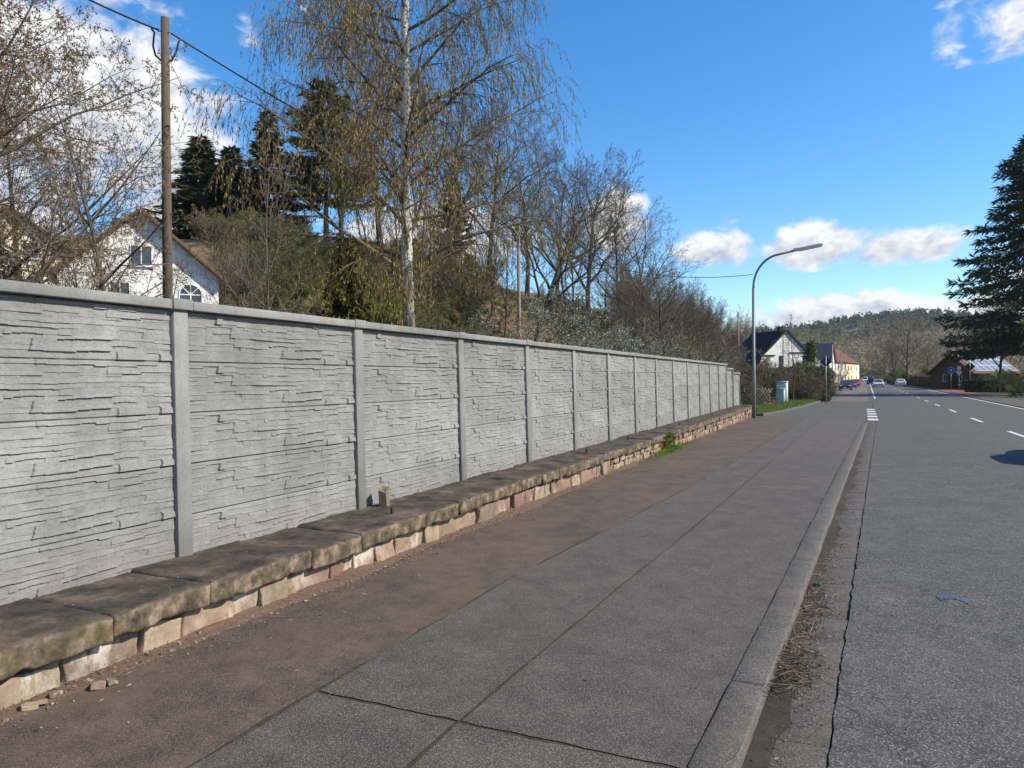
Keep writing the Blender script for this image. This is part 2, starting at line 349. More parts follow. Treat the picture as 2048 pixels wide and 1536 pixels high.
m_tail = mat('tail_lens', (.4, .02, .02), (.3, .015, .015), 8, .2)
m_plate = mat('number_plate', (.75, .75, .73), (.7, .7, .68), 8, .5)
def paint(name, c):
    m, nt, N, L, B = newmat(name); B.inputs['Base Color'].default_value = (*c, 1); B.inputs['Roughness'].default_value = .4; B.inputs['Coat Weight'].default_value = .25; B.inputs['Specular IOR Level'].default_value = .35
    return m
m_bark = mat('grey_brown_bark', (.12, .098, .072), (.075, .06, .044), 9, .95, bump=.8, bscale=25, stretch=(3, 3, .7), c3=(.11, .095, .07))
m_bark_dark = mat('dark_bark', (.05, .04, .03), (.03, .025, .02), 9, .95, bump=.8, bscale=25, stretch=(3, 3, .7))
m_twig = mat('twig_brown', (.17, .125, .08), (.12, .09, .058), 2, .85)
m_twig_dark = mat('twig_dark', (.14, .104, .066), (.1, .075, .05), 2, .85)
m_twig_grey = mat('twig_grey_brown', (.19, .15, .1), (.14, .11, .075), 2, .85)
def birchbark():
    m, nt, N, L, B = newmat('birch_bark'); g = NG(m); B.inputs['Roughness'].default_value = .8
    n = g.noise(2.2, 6, .7, g.vec((2.2, 2.2, 5))); n2 = g.noise(16, 4, .6, g.vec((1, 1, 3)))
    z = g.math('MULTIPLY', g.sepv(2), .1, True)
    col = g.ramp(g.mix(.35, n, n2), [(.37, (.03, .026, .022)), (.42, (.18, .16, .14)), (.47, (.52, .5, .46)), (.65, (.7, .68, .64))])
    rough_bark = g.ramp(n2, [(.35, (.03, .026, .022)), (.6, (.12, .1, .085)), (.72, (.4, .38, .35))])
    col = g.mix(g.ramp(g.math('SUBTRACT', z, g.math('MULTIPLY', n, .3)), [(.18, .85), (.4, 0.0)]), col, rough_bark)
    L.new(col, B.inputs['Base Color']); g.bump(n2, .7, .02, B); return m
m_birch = birchbark()
m_catkin = leafmat('birch_catkin', (.27, .19, .05), (.34, .25, .075), (.2, .135, .04), trans=.35)
m_alder = leafmat('alder_catkin', (.12, .07, .035), (.17, .11, .05), (.09, .055, .03), trans=.15)
m_hazel = leafmat('hazel_catkin', (.2, .15, .07), (.15, .105, .05), (.1, .065, .04), trans=.15)
m_bud = leafmat('bud_brown', (.17, .13, .06), (.21, .17, .07), (.13, .1, .05), trans=.1)
m_spruce = leafmat('spruce_needles', (.026, .045, .022), (.045, .07, .032), (.018, .032, .018), trans=.1)
m_spruce_b = leafmat('blue_spruce_needles', (.03, .05, .045), (.045, .07, .06), (.02, .036, .034), trans=.1)
m_gold = leafmat('golden_conifer_needles', (.06, .08, .018), (.15, .125, .02), (.035, .055, .015), trans=.15, scale=1.6)
m_green = leafmat('fresh_green_leaf', (.12, .19, .022), (.17, .24, .035), (.07, .12, .02), trans=.35)
m_olive = leafmat('olive_leaf', (.13, .15, .04), (.17, .18, .055), (.09, .105, .03), trans=.25)
m_hedge = leafmat('evergreen_hedge_leaf', (.022, .05, .014), (.04, .08, .022), (.016, .035, .01), trans=.15)
m_beech = leafmat('dry_beech_leaf', (.15, .085, .04), (.2, .12, .055), (.1, .06, .03), trans=.2)
m_blossom = leafmat('white_blossom', (.55, .57, .5), (.68, .69, .63), (.4, .45, .36), trans=.3)
m_grass = leafmat('grass_blade', (.075, .14, .025), (.12, .19, .04), (.17, .17, .06), trans=.3, scale=.9)
m_dry = leafmat('dry_grass', (.2, .15, .085), (.15, .11, .06), (.25, .2, .12), trans=.2)
m_litter = leafmat('dry_leaf_litter', (.16, .105, .062), (.26, .19, .12), (.07, .045, .028), trans=.1, scale=5)
m_pebble = mat('pebble_grit', (.3, .26, .22), (.16, .1, .075), 30, .9)
m_for_c = leafmat('far_conifer', (.035, .065, .035), (.05, .085, .042), (.06, .08, .036), trans=.1, scale=.05)
m_for_b = leafmat('far_bare_wood', (.2, .15, .085), (.25, .19, .11), (.17, .16, .07), trans=.1, scale=.03)
# ------------------------------------------------------------------ levels and terrain
def bz(Y): return -.0065 * min(max(Y, 0), 34)
_uy = np.array([-40, 10, 28, 42, 60, 80, 95, 130, 400]); _uu = np.array([45, 42, 31, 13, 3.5, 4, 4, 2, 2])
def terrain(X, Y):
    X = np.asarray(X, float); Y = np.asarray(Y, float); u = -X - 4.7
    s0 = np.interp(Y, _uy, _uu); t = np.clip((u - s0) / 31.0, 0, 1); h = 13.0 * t * t * (3 - 2 * t)
    h = h + .9 * (vnoise(X / 9, Y / 9, 3) - .5) * np.clip((u - 1) / 8, 0, 1) + .25 * (vnoise(X / 2.2, Y / 2.2, 4) - .5) * np.clip((u - .5) / 4, 0, 1)
    h = h + np.clip(u - 40, 0, 200) * .03
    return np.where(u > 0, h + .1 * np.clip(u / 2, 0, 1), 0) - .0065 * np.clip(Y, 0, 34)
def tz(X, Y): return float(terrain(X, Y))
def G(px, d, dz=0):              # a spot on the ground in the direction of photo column px, d metres deep
    p = at(px, 756, d); return Vector((p.x, p.y, tz(p.x, p.y) + dz))
def kerbX(Y): return -.56 + .0482 * Y if Y < 33 else 1.03 + .031 * (Y - 33)
def roadL(Y): return -.22 + .0475 * Y if Y < 33 else 1.35 + .031 * (Y - 33)
def midX(Y): return 5.19 + .027 * (Y - 30)
def roadR(Y): return midX(Y) + 4.15
def sheet(name, xl, xr, y0, y1, dz, m, step=2.0, parent=None, nx=1, jit=0, thick=0, endjit=0):
    n = max(2, int((y1 - y0) / step) + 1); V = []; Q = []; rng = random.Random(hash(name) % 999)
    ys = sorted(set([y0 + (y1 - y0) * i / (n - 1) for i in range(n)] + [y for y in (0, 34) if y0 < y < y1]))
    for y in ys:
        l = xl(y) if callable(xl) else xl; r = xr(y) if callable(xr) else xr
        if jit: l += rng.uniform(-jit, jit); r += rng.uniform(-jit, jit)
        for k in range(nx + 1): V.append((l + (r - l) * k / nx, y + (rng.uniform(-endjit, endjit) if endjit and y in (ys[0], ys[-1]) else 0), bz(y) + dz))
    for i in range(len(ys) - 1):
        for k in range(nx): a = i * (nx + 1) + k; Q.append((a, a + 1, a + nx + 2, a + nx + 1))
    if thick:
        b = len(V); V += [(x, y, z - thick) for (x, y, z) in V]; n2 = len(ys); w_ = nx + 1
        for i in range(n2 - 1):
            Q.append((i * w_, (i + 1) * w_, b + (i + 1) * w_, b + i * w_)); Q.append((i * w_ + nx, b + i * w_ + nx, b + (i + 1) * w_ + nx, (i + 1) * w_ + nx))
        Q.append((0, b, b + nx, nx)) if nx == 1 else None
        e = (n2 - 1) * w_; Q.append((e, e + nx, b + e + nx, b + e)) if nx == 1 else None
    return link(name, npmesh(name, V, Q, mats=[m]), parent)
# ground: one sheet to the horizon
tag(MB().add([(-4000, -4000, -.45), (4000, -4000, -.45), (4000, 6000, -.45), (-4000, 6000, -.45)], [(0, 1, 2, 3)]).build('ground', m_ground), kind='structure')
def hill():
    xs = np.concatenate([np.arange(-150, -40, 3.0), np.arange(-40, -4.6, 1.2), [-4.75]]); ys = np.concatenate([np.arange(-30, 110, 1.5), np.arange(110, 420, 5.0)])
    X, Y = np.meshgrid(xs, ys); Z = terrain(X, Y); V = np.stack([X, Y, Z], -1).reshape(-1, 3); nx = len(xs); ny = len(ys)
    i = (np.arange(ny - 1)[:, None] * nx + np.arange(nx - 1)[None]).ravel()
    Q = np.stack([i, i + 1, i + nx + 1, i + nx], -1)
    tag(link('hill', npmesh('hill', V, Q, mats=[m_hill], smooth=True)), kind='structure')
hill()
def drape(name, cx, cy, rx, ry, m, off, kind='structure', rot=0, seed=0, n=26):
    V = []; Q = []; T = []; cr, sr = math.cos(rot), math.sin(rot)
    for i in range(n + 1):
        for k in range(36):
            a = 2 * math.pi * k / 36; rr = i / n * (1 + .28 * (float(vnoise(3 * math.cos(a) + 9, 3 * math.sin(a) + 9, seed)) - .5) * 2 * i / n)
            x = rx * rr * math.cos(a); y = ry * rr * math.sin(a); X = cx + x * cr - y * sr; Y = cy + x * sr + y * cr
            V.append((X, Y, tz(X, Y) + off - (.06 if i == n else 0)))
    for i in range(n):
        for k in range(36): Q.append((i * 36 + k, i * 36 + (k + 1) % 36, (i + 1) * 36 + (k + 1) % 36, (i + 1) * 36 + k))
    return tag(link(name, npmesh(name, V, Q, mats=[m], smooth=True)), kind=kind)
p = G(800, 47); drape('lawn', p.x, p.y, 11, 4.5, m_lawn, .12, rot=R(20), seed=2)
p = G(1085, 60); drape('bare_slope', p.x, p.y, 5, 4.5, m_soil, .12, seed=5)
# road, side road mouth, parking strip
sheet('road', roadL, roadR, -14, 420, -.06, m_road, .09, nx=2, jit=.007, thick=.1)['kind'] = 'structure'
tag(sheet('side_road', lambda y: -12 if y > 37.6 else -3.55, lambda y: roadL(y) - .02, 33.6, 62, -.075, m_road, 1.0), kind='structure')
tag(sheet('parking_strip', lambda y: -2.0, lambda y: roadL(y) - .02, 62, 420, -.07, m_far_asphalt, 3), kind='structure')
tag(sheet('right_pavement', lambda y: roadR(y) + .02, lambda y: roadR(y) + 3.1, -14, 420, -.05, m_walk2, 3, thick=.1), kind='structure')
tag(sheet('cycle_path', lambda y: roadR(y) + .9, lambda y: roadR(y) + 2.6, 84, 128, -.045, m_red, 2), kind='structure')
tag(sheet('right_verge', lambda y: roadR(y) + 3.12, lambda y: roadR(y) + 60, -14, 420, -.08, m_ground, 6), kind='structure')
# markings
def marking(label, xf, y0, y1, wd, group):
    o = sheet('road_marking', lambda y: xf(y) - wd / 2, lambda y: xf(y) + wd / 2, y0, y1, -.055, m_white, 2.0)
    return tag(o, kind='structure')
Yd = 16.5
while Yd < 330:
    marking('', midX, Yd, Yd + 3.4, .14, ''); Yd += 9.3
marking('', lambda y: roadR(y) - .35, -14, 400, .16, '')
for k in range(5):
    y0 = 35.2 + k * 2.75; marking('', lambda y: 1.3 + .027 * (y - 35), y0, y0 + 1.45, .42, '')
marking('', lambda y: roadL(y) + .25, 70, 300, .12, '')
# ------------------------------------------------------------------ pavement (three asphalt strips, joints between them)
def brownX(Y): return np.interp(Y, [-14, 2, 5.5, 8.5, 12, 24, 40], [-2.45, -2.53, -2.5, -2.31, -2.1, -1.72, -1.3])
def midJ(Y): return np.interp(Y, [-14, 3, 5, 8.2, 17.8, 36], [-1.75, -1.67, -1.62, -1.5, -1.24, -.7])
pav = tag(sheet('pavement', -3.98, lambda y: kerbX(y) - .186, -12, 35.0, -.002, m_joint, 1.5), kind='structure')
def strip(name, xl, xr, y0, y1, m, dz, jit=.008): return sheet(name, xl, xr, y0, y1, dz, m, .35, pav, nx=12, jit=jit, thick=0, endjit=.007)
def kin(y): return kerbX(y) - .181
ends = [(-12, 3.03), (3.054, 17.6), (17.62, 34.9)]
for i, (y0, y1) in enumerate(ends):
    strip('asphalt_strip', lambda y: brownX(y) + .012, lambda y: midJ(y) - .007, y0, y1, m_walk, .0035)
    strip('asphalt_strip', lambda y: midJ(y) + .009, lambda y: kin(y), y0, y1, m_walk2 if i != 1 else m_walk, .0025, .006)
sheet('dirt_strip', -3.97, lambda y: brownX(y) - .012, -12, 34.9, .0025, m_brown, .35, pav, nx=3, jit=.03, thick=.012)
# kerb stones and gutter slabs, each its own piece
kerb = empty('kerb'); tag(kerb, kind='structure')
gut = tag(sheet('gutter', lambda y: kerbX(y) - .02, lambda y: roadL(y) + .03, -12, 34.5, -.1, m_joint, 1.5), kind='structure')
def roundbox(sx, sy, sz, r, n, amp=0, seed=0, fr=6):
    """box with rounded edges, n cuts per axis, surface noise amp"""
    hx, hy, hz = sx / 2, sy / 2, sz / 2; idx = {}; V = []; Q = []
    def ax(k, h):
        if k < 3 or r >= h * .9: return [-h + 2 * h * i / k for i in range(k + 1)]
        e = r * .98; return [-h] + [-h + e + 2 * (h - e) * i / (k - 2) for i in range(k - 1)] + [h]
    A = (ax(n[0], hx), ax(n[1], hy), ax(n[2], hz))
    def vid(i, j, k):
        if (i, j, k) not in idx:
            p = [A[0][i], A[1][j], A[2][k]]; c = [max(-h + r, min(h - r, q)) for q, h in zip(p, (hx, hy, hz))]
            d = Vector(p) - Vector(c); l = d.length
            q = Vector(c) + (d / l * r if l > 1e-9 else Vector((0, 0, 0)))
            if amp:
                nn = mnoise.noise_vector(q * fr + Vector((seed * 7.3, seed * 3.1, seed))); q = q + nn * amp + mnoise.noise_vector(q * fr * 3.3 + Vector((seed, 0, 5))) * amp * .35
            idx[(i, j, k)] = len(V); V.append(q)
        return idx[(i, j, k)]
    a, b, c = n
    for i in range(a):
        for j in range(b):
            for k in (0, c): Q.append((vid(i, j, k), vid(i + 1, j, k), vid(i + 1, j + 1, k), vid(i, j + 1, k)) if k else (vid(i, j, k), vid(i, j + 1, k), vid(i + 1, j + 1, k), vid(i + 1, j, k)))
    for i in range(a):
        for k in range(c):
            for j in (0, b): Q.append((vid(i, j, k), vid(i + 1, j, k), vid(i + 1, j, k + 1), vid(i, j, k + 1)) if j == 0 else (vid(i, j, k), vid(i, j, k + 1), vid(i + 1, j, k + 1), vid(i + 1, j, k)))
    for j in range(b):
        for k in range(c):
            for i in (0, a): Q.append((vid(i, j, k), vid(i, j, k + 1), vid(i, j + 1, k + 1), vid(i, j + 1, k)) if i == 0 else (vid(i, j, k), vid(i, j + 1, k), vid(i, j + 1, k + 1), vid(i, j, k + 1)))
    return V, Q
def chip(V, sx, sz, seed):
    # weathered front edge: bites out of the lower and upper arris
    out = []
    for v in V:
        v = Vector(v); n1 = mnoise.noise(Vector((v.y * 2.3 + seed * 5.1, seed, 0))); n2 = mnoise.noise(Vector((v.y * 7.7 + seed * 2.7, seed, 4)))
        if v.x > sx / 2 - .07: v.x -= max(0, n1 - .05) * .07 + max(0, n2) * .022; v.z += (max(0, n2 - .1) * .05 + max(0, n1) * .03) if v.z < 0 else -max(0, n1 - .2) * .04
        out.append(v)
    return out
def rb(name, sx, sy, sz, r, n, m, amp=0, seed=0, fr=6, parent=None, loc=None, smooth=True):
    V, Q = roundbox(sx, sy, sz, r, n, amp, seed, fr); return link(name, npmesh(name, V, Q, mats=[m], smooth=smooth), parent, loc)
kmeshes = []
for q in range(4):
    V, Q = roundbox(.187, .994, .22, .014, (4, 10, 4), .0035, q, 9); kmeshes.append(npmesh('kerb_stone', V, Q, mats=[m_kerb], smooth=True))
rng = random.Random(3)
for i in range(-3, 33):
    y = i + .55; o = link('kerb_stone', kmeshes[i % 4], kerb, (kerbX(y) - .0925 + rng.uniform(-.004, .004), y, bz(y) - .104 + rng.uniform(0, .005) - (.05 if i > 31 else 0)))
    o.rotation_euler = (rng.uniform(-.004, .004), rng.uniform(-.012, .012), -math.atan(.0482) + rng.uniform(-.003, .003))
gm = []
for q in range(3):
    V, Q = roundbox(.335, .494, .06, .005, (3, 4, 3), .003, q, 9); gm.append(npmesh('gutter_slab', V, Q, mats=[m_gutter], smooth=True))
for i in range(-4, 67):
    y = i * .5 + .4; o = link('gutter_slab', gm[i % 3], gut, ((kerbX(y) + roadL(y)) / 2 + .0, y, bz(y) - .107 + rng.uniform(-.003, .003))); o.rotation_euler = (0, -.045 + rng.uniform(-.01, .01), -math.atan(.0482))
# far kerb beyond the junction
tag(sheet('far_kerb', lambda y: roadL(y) - .2, lambda y: roadL(y) + .03, 62, 300, -.052, m_kerb, 3), kind='structure')
tag(sheet('right_kerb', lambda y: roadR(y) - .06, lambda y: roadR(y) + .06, -14, 300, -.02, m_kerb, 3, thick=.12), kind='structure')
# ------------------------------------------------------------------ concrete fence
FX, FZ, BAY, PY0 = -4.45, .31, 2.2, 3.92
fence = empty('concrete_fence', (FX, 0, FZ), 0, 'long grey concrete panel fence with stone relief standing on the old sandstone wall', 'fence')
fence.rotation_euler = (0, R(-1.0), 0)
def slab_mesh(seed):
    rg = np.random.RandomState(seed); Wd, Ht = BAY - .06, .383; nx, nz = 330, 100
    xs = np.linspace(-Wd / 2, Wd / 2, nx); zs = np.linspace(0, Ht, nz); X, Z = np.meshgrid(xs, zs)
    wob = (vnoise(X * 5, Z * 2, seed) - .5) * .009 + (vnoise(X * 1.7, Z * 0 + 3, seed + 5) - .5) * .008 + (hash2(np.floor(X * 3.1 + Z * 2.0), np.floor(Z / .09), seed + 7) - .5) * .018
    bands = np.array([.05, .03, .04, .022, .046, .03, .04, .02, .048, .03]); edges = np.concatenate([[0], np.cumsum(bands) / bands.sum() * Ht]); nb = len(bands)
    zb = np.clip(Z + wob, 0, Ht - 1e-5); bi = np.clip(np.searchsorted(edges, zb.ravel(), side='right').reshape(zb.shape) - 1, 0, nb - 1)
    H = np.zeros_like(X)
    # stones: some span two layers
    cuts = []; dep = []
    for b in range(nb):
        c = [-Wd / 2 - .2]
        while c[-1] < Wd / 2: c.append(c[-1] + rg.choice([.12, .18, .26, .36, .5]) * rg.uniform(.85, 1.15))
        cuts.append(np.array(c)); dep.append(rg.choice([.0, .004, .008, .013, .021], size=len(c), p=[.2, .32, .28, .12, .08])); dep[-1] = np.where(np.append(np.diff(c), 1) < .26, np.minimum(dep[-1], .009), dep[-1])
    for b in range(nb):
        msk = bi == b; x = X[msk] + (vnoise(Z[msk] * 22, X[msk] * 3, seed + 9) - .5) * .022 - (Z[msk] - edges[b]) * .25
        k = np.clip(np.searchsorted(cuts[b], x) - 1, 0, len(cuts[b]) - 1); d = dep[b][k].copy()
        if b < nb - 1:           # joined with the stone above
            k2 = np.clip(np.searchsorted(cuts[b + 1], x) - 1, 0, len(cuts[b + 1]) - 1); j = (hash2(k2, k2 * 0 + b, seed) > .5); d = np.where(j, dep[b + 1][k2], d)
        v = (zb[msk] - edges[b]) / (edges[b + 1] - edges[b])
        H[msk] = d + .0085 * (1 - v) ** 1.3 * (hash2(k, k * 0 + b, seed + 2) ** 2 * 1.3 + .1)
    H += (vnoise(X * 14, Z * 30, seed + 1) - .5) * .005 + (vnoise(X * 50, Z * 80, seed + 3) - .5) * .0022
    endf = np.clip((Wd / 2 - np.abs(X)) / .035, 0, 1); H = H * endf
    H[0] = H[-1] = 0; H[1] *= .5; H[-2] *= .6
    H = H * .88
    V = np.stack([H, X, Z], -1).reshape(-1, 3)
    i = (np.arange(nz - 1)[:, None] * nx + np.arange(nx - 1)[None]).ravel(); Q = np.stack([i, i + 1, i + nx + 1, i + nx], -1)
    b = len(V); V = np.concatenate([V, [(-.04, -Wd / 2, 0), (-.04, Wd / 2, 0), (-.04, Wd / 2, Ht), (-.04, -Wd / 2, Ht)]])
    Q = np.concatenate([Q, [(b, b + 3, b + 2, b + 1), (0, b, b + 1, nx - 1), ((nz - 1) * nx, nz * nx - 1, b + 2, b + 3), (0, (nz - 1) * nx, b + 3, b), (nx - 1, b + 1, b + 2, nz * nx - 1)]])
    return npmesh('relief_slab', V, Q, mats=[m_conc])
slabs = [slab_mesh(11)]
V, Q = roundbox(.13, .135, 1, .01, (4, 4, 2), 0); post_me = npmesh('post', V, Q, mats=[m_conc], smooth=True)
V, Q = roundbox(.155, 1, .07, .006, (4, 6, 4), .0015, 1, 8); cap_me = npmesh('cap_rail', V, Q, mats=[m_conc], smooth=True)
V, Q = roundbox(.18, .18, .082, .007, (4, 4, 4), .0015, 2, 8); pcap_me = npmesh('post_cap', V, Q, mats=[m_conc], smooth=True)
TOP = 1.845
drop = {13: .17, 14: .35, 15: .5}
NB = 16
rng = random.Random(8)
for i in range(-2, NB):
    y = PY0 + i * BAY; dr = drop.get(i, 0); drp = drop.get(i - 1, 0) if i > 0 else 0; hgt = TOP - drp
    o = link('post', post_me, fence, (-.065, y, hgt / 2)); o.scale = (1, 1, hgt + .02)
    o = link('post_cap', pcap_me, fence, (-.062, y, hgt + .041)); o.rotation_euler = (0, 0, rng.uniform(-.02, .02))
    if i == NB - 1: break
    hb = TOP - dr
    z = -.06 - .04 * (i % 2) * 0
    rows = 5; zb = hb - rows * .3855
    for r_ in range(rows):
        zz = hb - (r_ + 1) * .3855
        if zz < -.36: continue
        o = link('relief_slab', slabs[0], fence, (-.045 + rng.uniform(-.003, .003), y + BAY / 2 + rng.uniform(-.004, .004), zz)); o.rotation_euler = (rng.uniform(-.0015, .0015), rng.uniform(-.004, .004), 0)
    o = link('cap_rail', cap_me, fence, (-.052, y + BAY / 2, hb + .036)); o.scale = (1, BAY - .19, 1)
# ------------------------------------------------------------------ old sandstone wall under the fence
wall = empty('sandstone_wall', (-4.2, 0, 0), 0, 'low old sandstone wall with mossy coping slabs and crumbling rubble course under the fence', 'wall')
WX = 4.2
MB().box((WX - 4.42, 17.5, -.07), (1.05, 38.6, .45)).build('core', m_mortar, wall)   # dark core, behind the stones
rng = random.Random(21); y = -2.2; k = 0
while y < 35.6:
    Lc = rng.choice([.7, 1.1, 1.6, 1.9, 2.4]) * rng.uniform(.9, 1.1); Lc = min(Lc, 36.4 - y)
    if Lc < .3: break
    fx = -3.73 + rng.uniform(-.018, .015); th = .15 + rng.uniform(-.008, .012)
    V, Q = roundbox(1.0, Lc - .006, th, .022, (12, max(10, int(Lc * 20)), 7), .0115, k, 8)
    V = chip(V, 1.0, th, k)
    o = link('coping_slab', npmesh('coping_slab', V, Q, mats=[m_coping], smooth=True), wall, (fx - .5 + WX, y + Lc / 2, .31 - th / 2 + rng.uniform(-.012, .01)))
    o.rotation_euler = (rng.uniform(-.006, .006), rng.uniform(-.006, .012), rng.uniform(-.012, .012)); y += Lc; k += 1
y = -2.0
while y < 35.4:
    hgt = .155 - bz(y); nc = 1 if hgt < .235 else 2; Ls = rng.uniform(.22, .55) if nc == 1 else rng.uniform(.2, .42); yy = y
    for c in range(nc):
        h1 = hgt / nc; L1 = Ls * (1 if c == 0 else rng.uniform(.8, 1.0)); seed = rng.randint(0, 999)
        V, Q = roundbox(.3, L1 - .012, h1 * rng.uniform(.86, 1.04) + (.03 if c == 0 else -.006), .011, (5, 8, 6), .026, seed, 5.5)
        o = link('rubble_stone', npmesh('rubble_stone', V, Q, mats=[m_rubble], smooth=True), wall, (-3.80 - .15 + rng.uniform(-.03, .02) + WX, y + L1 / 2 + (rng.uniform(-.04, .04) if c else 0), bz(y) + h1 * (c + .5) - (.02 if c == 0 else 0)))
        o.rotation_euler = (rng.uniform(-.05, .05), rng.uniform(-.06, .06), rng.uniform(-.06, .06))
    y += Ls
# small things on the coping
wb = empty('wooden_stub', (-4.33, 6.33, .3), .3, 'short splintered wooden stub standing on the coping beside a fence post', 'wood')
cs = [(-.035, -.06), (.04, -.055), (.035, .055), (-.04, .06)]; tops = [.19, .165, .2, .21]
o = MB().add([(x * 1.1, y * 1.1, -.02) for x, y in cs] + [(x, y, z) for (x, y), z in zip(cs, tops)] + [(0, 0, .175)], [(0, 1, 2, 3), (0, 1, 5, 4), (1, 2, 6, 5), (2, 3, 7, 6), (3, 0, 4, 7), (4, 5, 8), (5, 6, 8), (6, 7, 8), (7, 4, 8)]).build('stub_block', m_wood, wb); o.rotation_euler = (.12, -.04, 0)
for k, (y, x) in enumerate([(6.0, -4.02), (12.3, -4.12), (15.2, -4.15), (20.4, -4.1), (22.0, -4.2), (26.1, -4.1), (30.4, -4.1)]):
    o = MB().tube([(0, 0, -.03), (0.004, .006, .045), (.006, .008, .06)], [.022, .022, .018], 7).build('iron_stump', m_rust)
    o.location = (x, y, .31); tag(o, 'rusty cut-off iron railing stump set in the sandstone coping', 'iron stump', 'iron stumps along the coping')
# ------------------------------------------------------------------ tree generator
def norm(v):
    l = math.sqrt(v[0] * v[0] + v[1] * v[1] + v[2] * v[2]) or 1e-9; return (v[0] / l, v[1] / l, v[2] / l)
def perp(d, az):
    r = (0, 0, 1) if abs(d[2]) < .9 else (1, 0, 0)
    a = norm((d[1] * r[2] - d[2] * r[1], d[2] * r[0] - d[0] * r[2], d[0] * r[1] - d[1] * r[0])); b = (d[1] * a[2] - d[2] * a[1], d[2] * a[0] - d[0] * a[2], d[0] * a[1] - d[1] * a[0])
    c, s = math.cos(az), math.sin(az); return (a[0] * c + b[0] * s, a[1] * c + b[1] * s, a[2] * c + b[2] * s)
def grow(rng, P, start, d, L, r, lvl, out):
    """P: list of level dicts: n (segments), wob, trop, nch, ang, ratio, t0, rr"""
    p = P[lvl]; n = p['n']; st = L / n; pts = [start]; rad = [r]; q = start; tip = p.get('tip', .25)
    for i in range(n):
        w_ = p['wob']; tr = p['trop'] * (1 if not p.get('late') else (i / n) * 2)
        d = norm((d[0] + rng.gauss(0, w_), d[1] + rng.gauss(0, w_), d[2] + rng.gauss(0, w_) + tr)); q = (q[0] + d[0] * st, q[1] + d[1] * st, q[2] + d[2] * st)
        pts.append(q); rad.append(max(r * (1 - (1 - tip) * (i + 1) / n), p.get('rmin', .003)))
    out.append((lvl, pts, rad))
    if lvl + 1 < len(P):
        nch = p['nch']; nch = nch if nch >= 1.5 and isinstance(nch, int) else int(nch * L + rng.random()); az = rng.uniform(0, 6.28)
        for k in range(nch):
            t = p['t0'] + (1 - p['t0']) * (k + rng.random() * .9) / max(nch, 1); t = min(t, .999); f = t * n; i = min(int(f), n - 1); f -= i
            a, b = pts[i], pts[i + 1]; s = tuple(a[j] + (b[j] - a[j]) * f for j in range(3)); dd = norm((b[0] - a[0], b[1] - a[1], b[2] - a[2]))
            az += 2.4 + rng.uniform(-.5, .5); an = p['ang'] * rng.uniform(.7, 1.25); pv = perp(dd, az); c, sn = math.cos(an), math.sin(an)
            cd_ = norm((dd[0] * c + pv[0] * sn, dd[1] * c + pv[1] * sn, dd[2] * c + pv[2] * sn))
            prof = p.get('prof', lambda t: 1 - .55 * t)(t); Lc = L * p['ratio'] * prof * rng.uniform(.7, 1.25)
            if 'lmin' in p: Lc = max(Lc, p['lmin'])
            grow(rng, P, s, cd_, Lc, max(min(rad[i] * p['rr'], rad[i] * .9), .003), lvl + 1, out)
def skin(branches, sides):
    """numpy tubes for branches grouped by point count"""
    Vs = []; Qs = []; base = 0; groups = {}
    for (lvl, pts, rad) in branches: groups.setdefault((len(pts), sides(lvl)), []).append((pts, rad))
    for (n, k), lst in groups.items():
        Pn = np.array([x[0] for x in lst]); Rn = np.array([x[1] for x in lst]); B = len(lst)
        T = np.empty_like(Pn); T[:, 1:-1] = Pn[:, 2:] - Pn[:, :-2]; T[:, 0] = Pn[:, 1] - Pn[:, 0]; T[:, -1] = Pn[:, -1] - Pn[:, -2]
        T /= np.linalg.norm(T, axis=-1, keepdims=True) + 1e-9
        D0 = Pn[:, -1] - Pn[:, 0]; ref = np.where(np.abs(D0[:, 2:3]) > .8 * np.linalg.norm(D0, axis=-1, keepdims=True), np.array([[1., 0, 0]]), np.array([[0, 0, 1.]]))[:, None, :]
        A = np.cross(T, ref); A /= np.linalg.norm(A, axis=-1, keepdims=True) + 1e-9; Bn = np.cross(T, A)
        an = np.arange(k) * 2 * np.pi / k
        ring = Pn[:, :, None, :] + Rn[:, :, None, None] * (A[:, :, None, :] * np.cos(an)[None, None, :, None] + Bn[:, :, None, :] * np.sin(an)[None, None, :, None])
        Vs.append(ring.reshape(-1, 3))
        b = np.arange(B)[:, None, None] * n * k + np.arange(n - 1)[None, :, None] * k; j = np.arange(k)[None, None, :]; j2 = (j + 1) % k
        Qs.append((base + np.stack([b + j, b + j2, b + k + j2, b + k + j], -1)).reshape(-1, 4)); base += B * n * k
    return (np.concatenate(Vs), np.concatenate(Qs)) if Vs else (np.zeros((0, 3)), np.zeros((0, 4), int))
def cards(pos, dirs, ln, wd, rg):
    """diamond-shaped leaf/catkin cards; pos (n,3), dirs (n,3) long axis"""
    n = len(pos); dirs = dirs / (np.linalg.norm(dirs, axis=-1, keepdims=True) + 1e-9); rnd = rg.normal(size=(n, 3)); s = np.cross(dirs, rnd); s /= np.linalg.norm(s, axis=-1, keepdims=True) + 1e-9
    ln = np.broadcast_to(ln, (n,))[:, None]; wd = np.broadcast_to(wd, (n,))[:, None]
    v = np.stack([pos, pos + dirs * ln * .5 + s * wd * .5, pos + dirs * ln, pos + dirs * ln * .5 - s * wd * .5], 1).reshape(-1, 3)
    return v, np.arange(n * 4).reshape(n, 4)
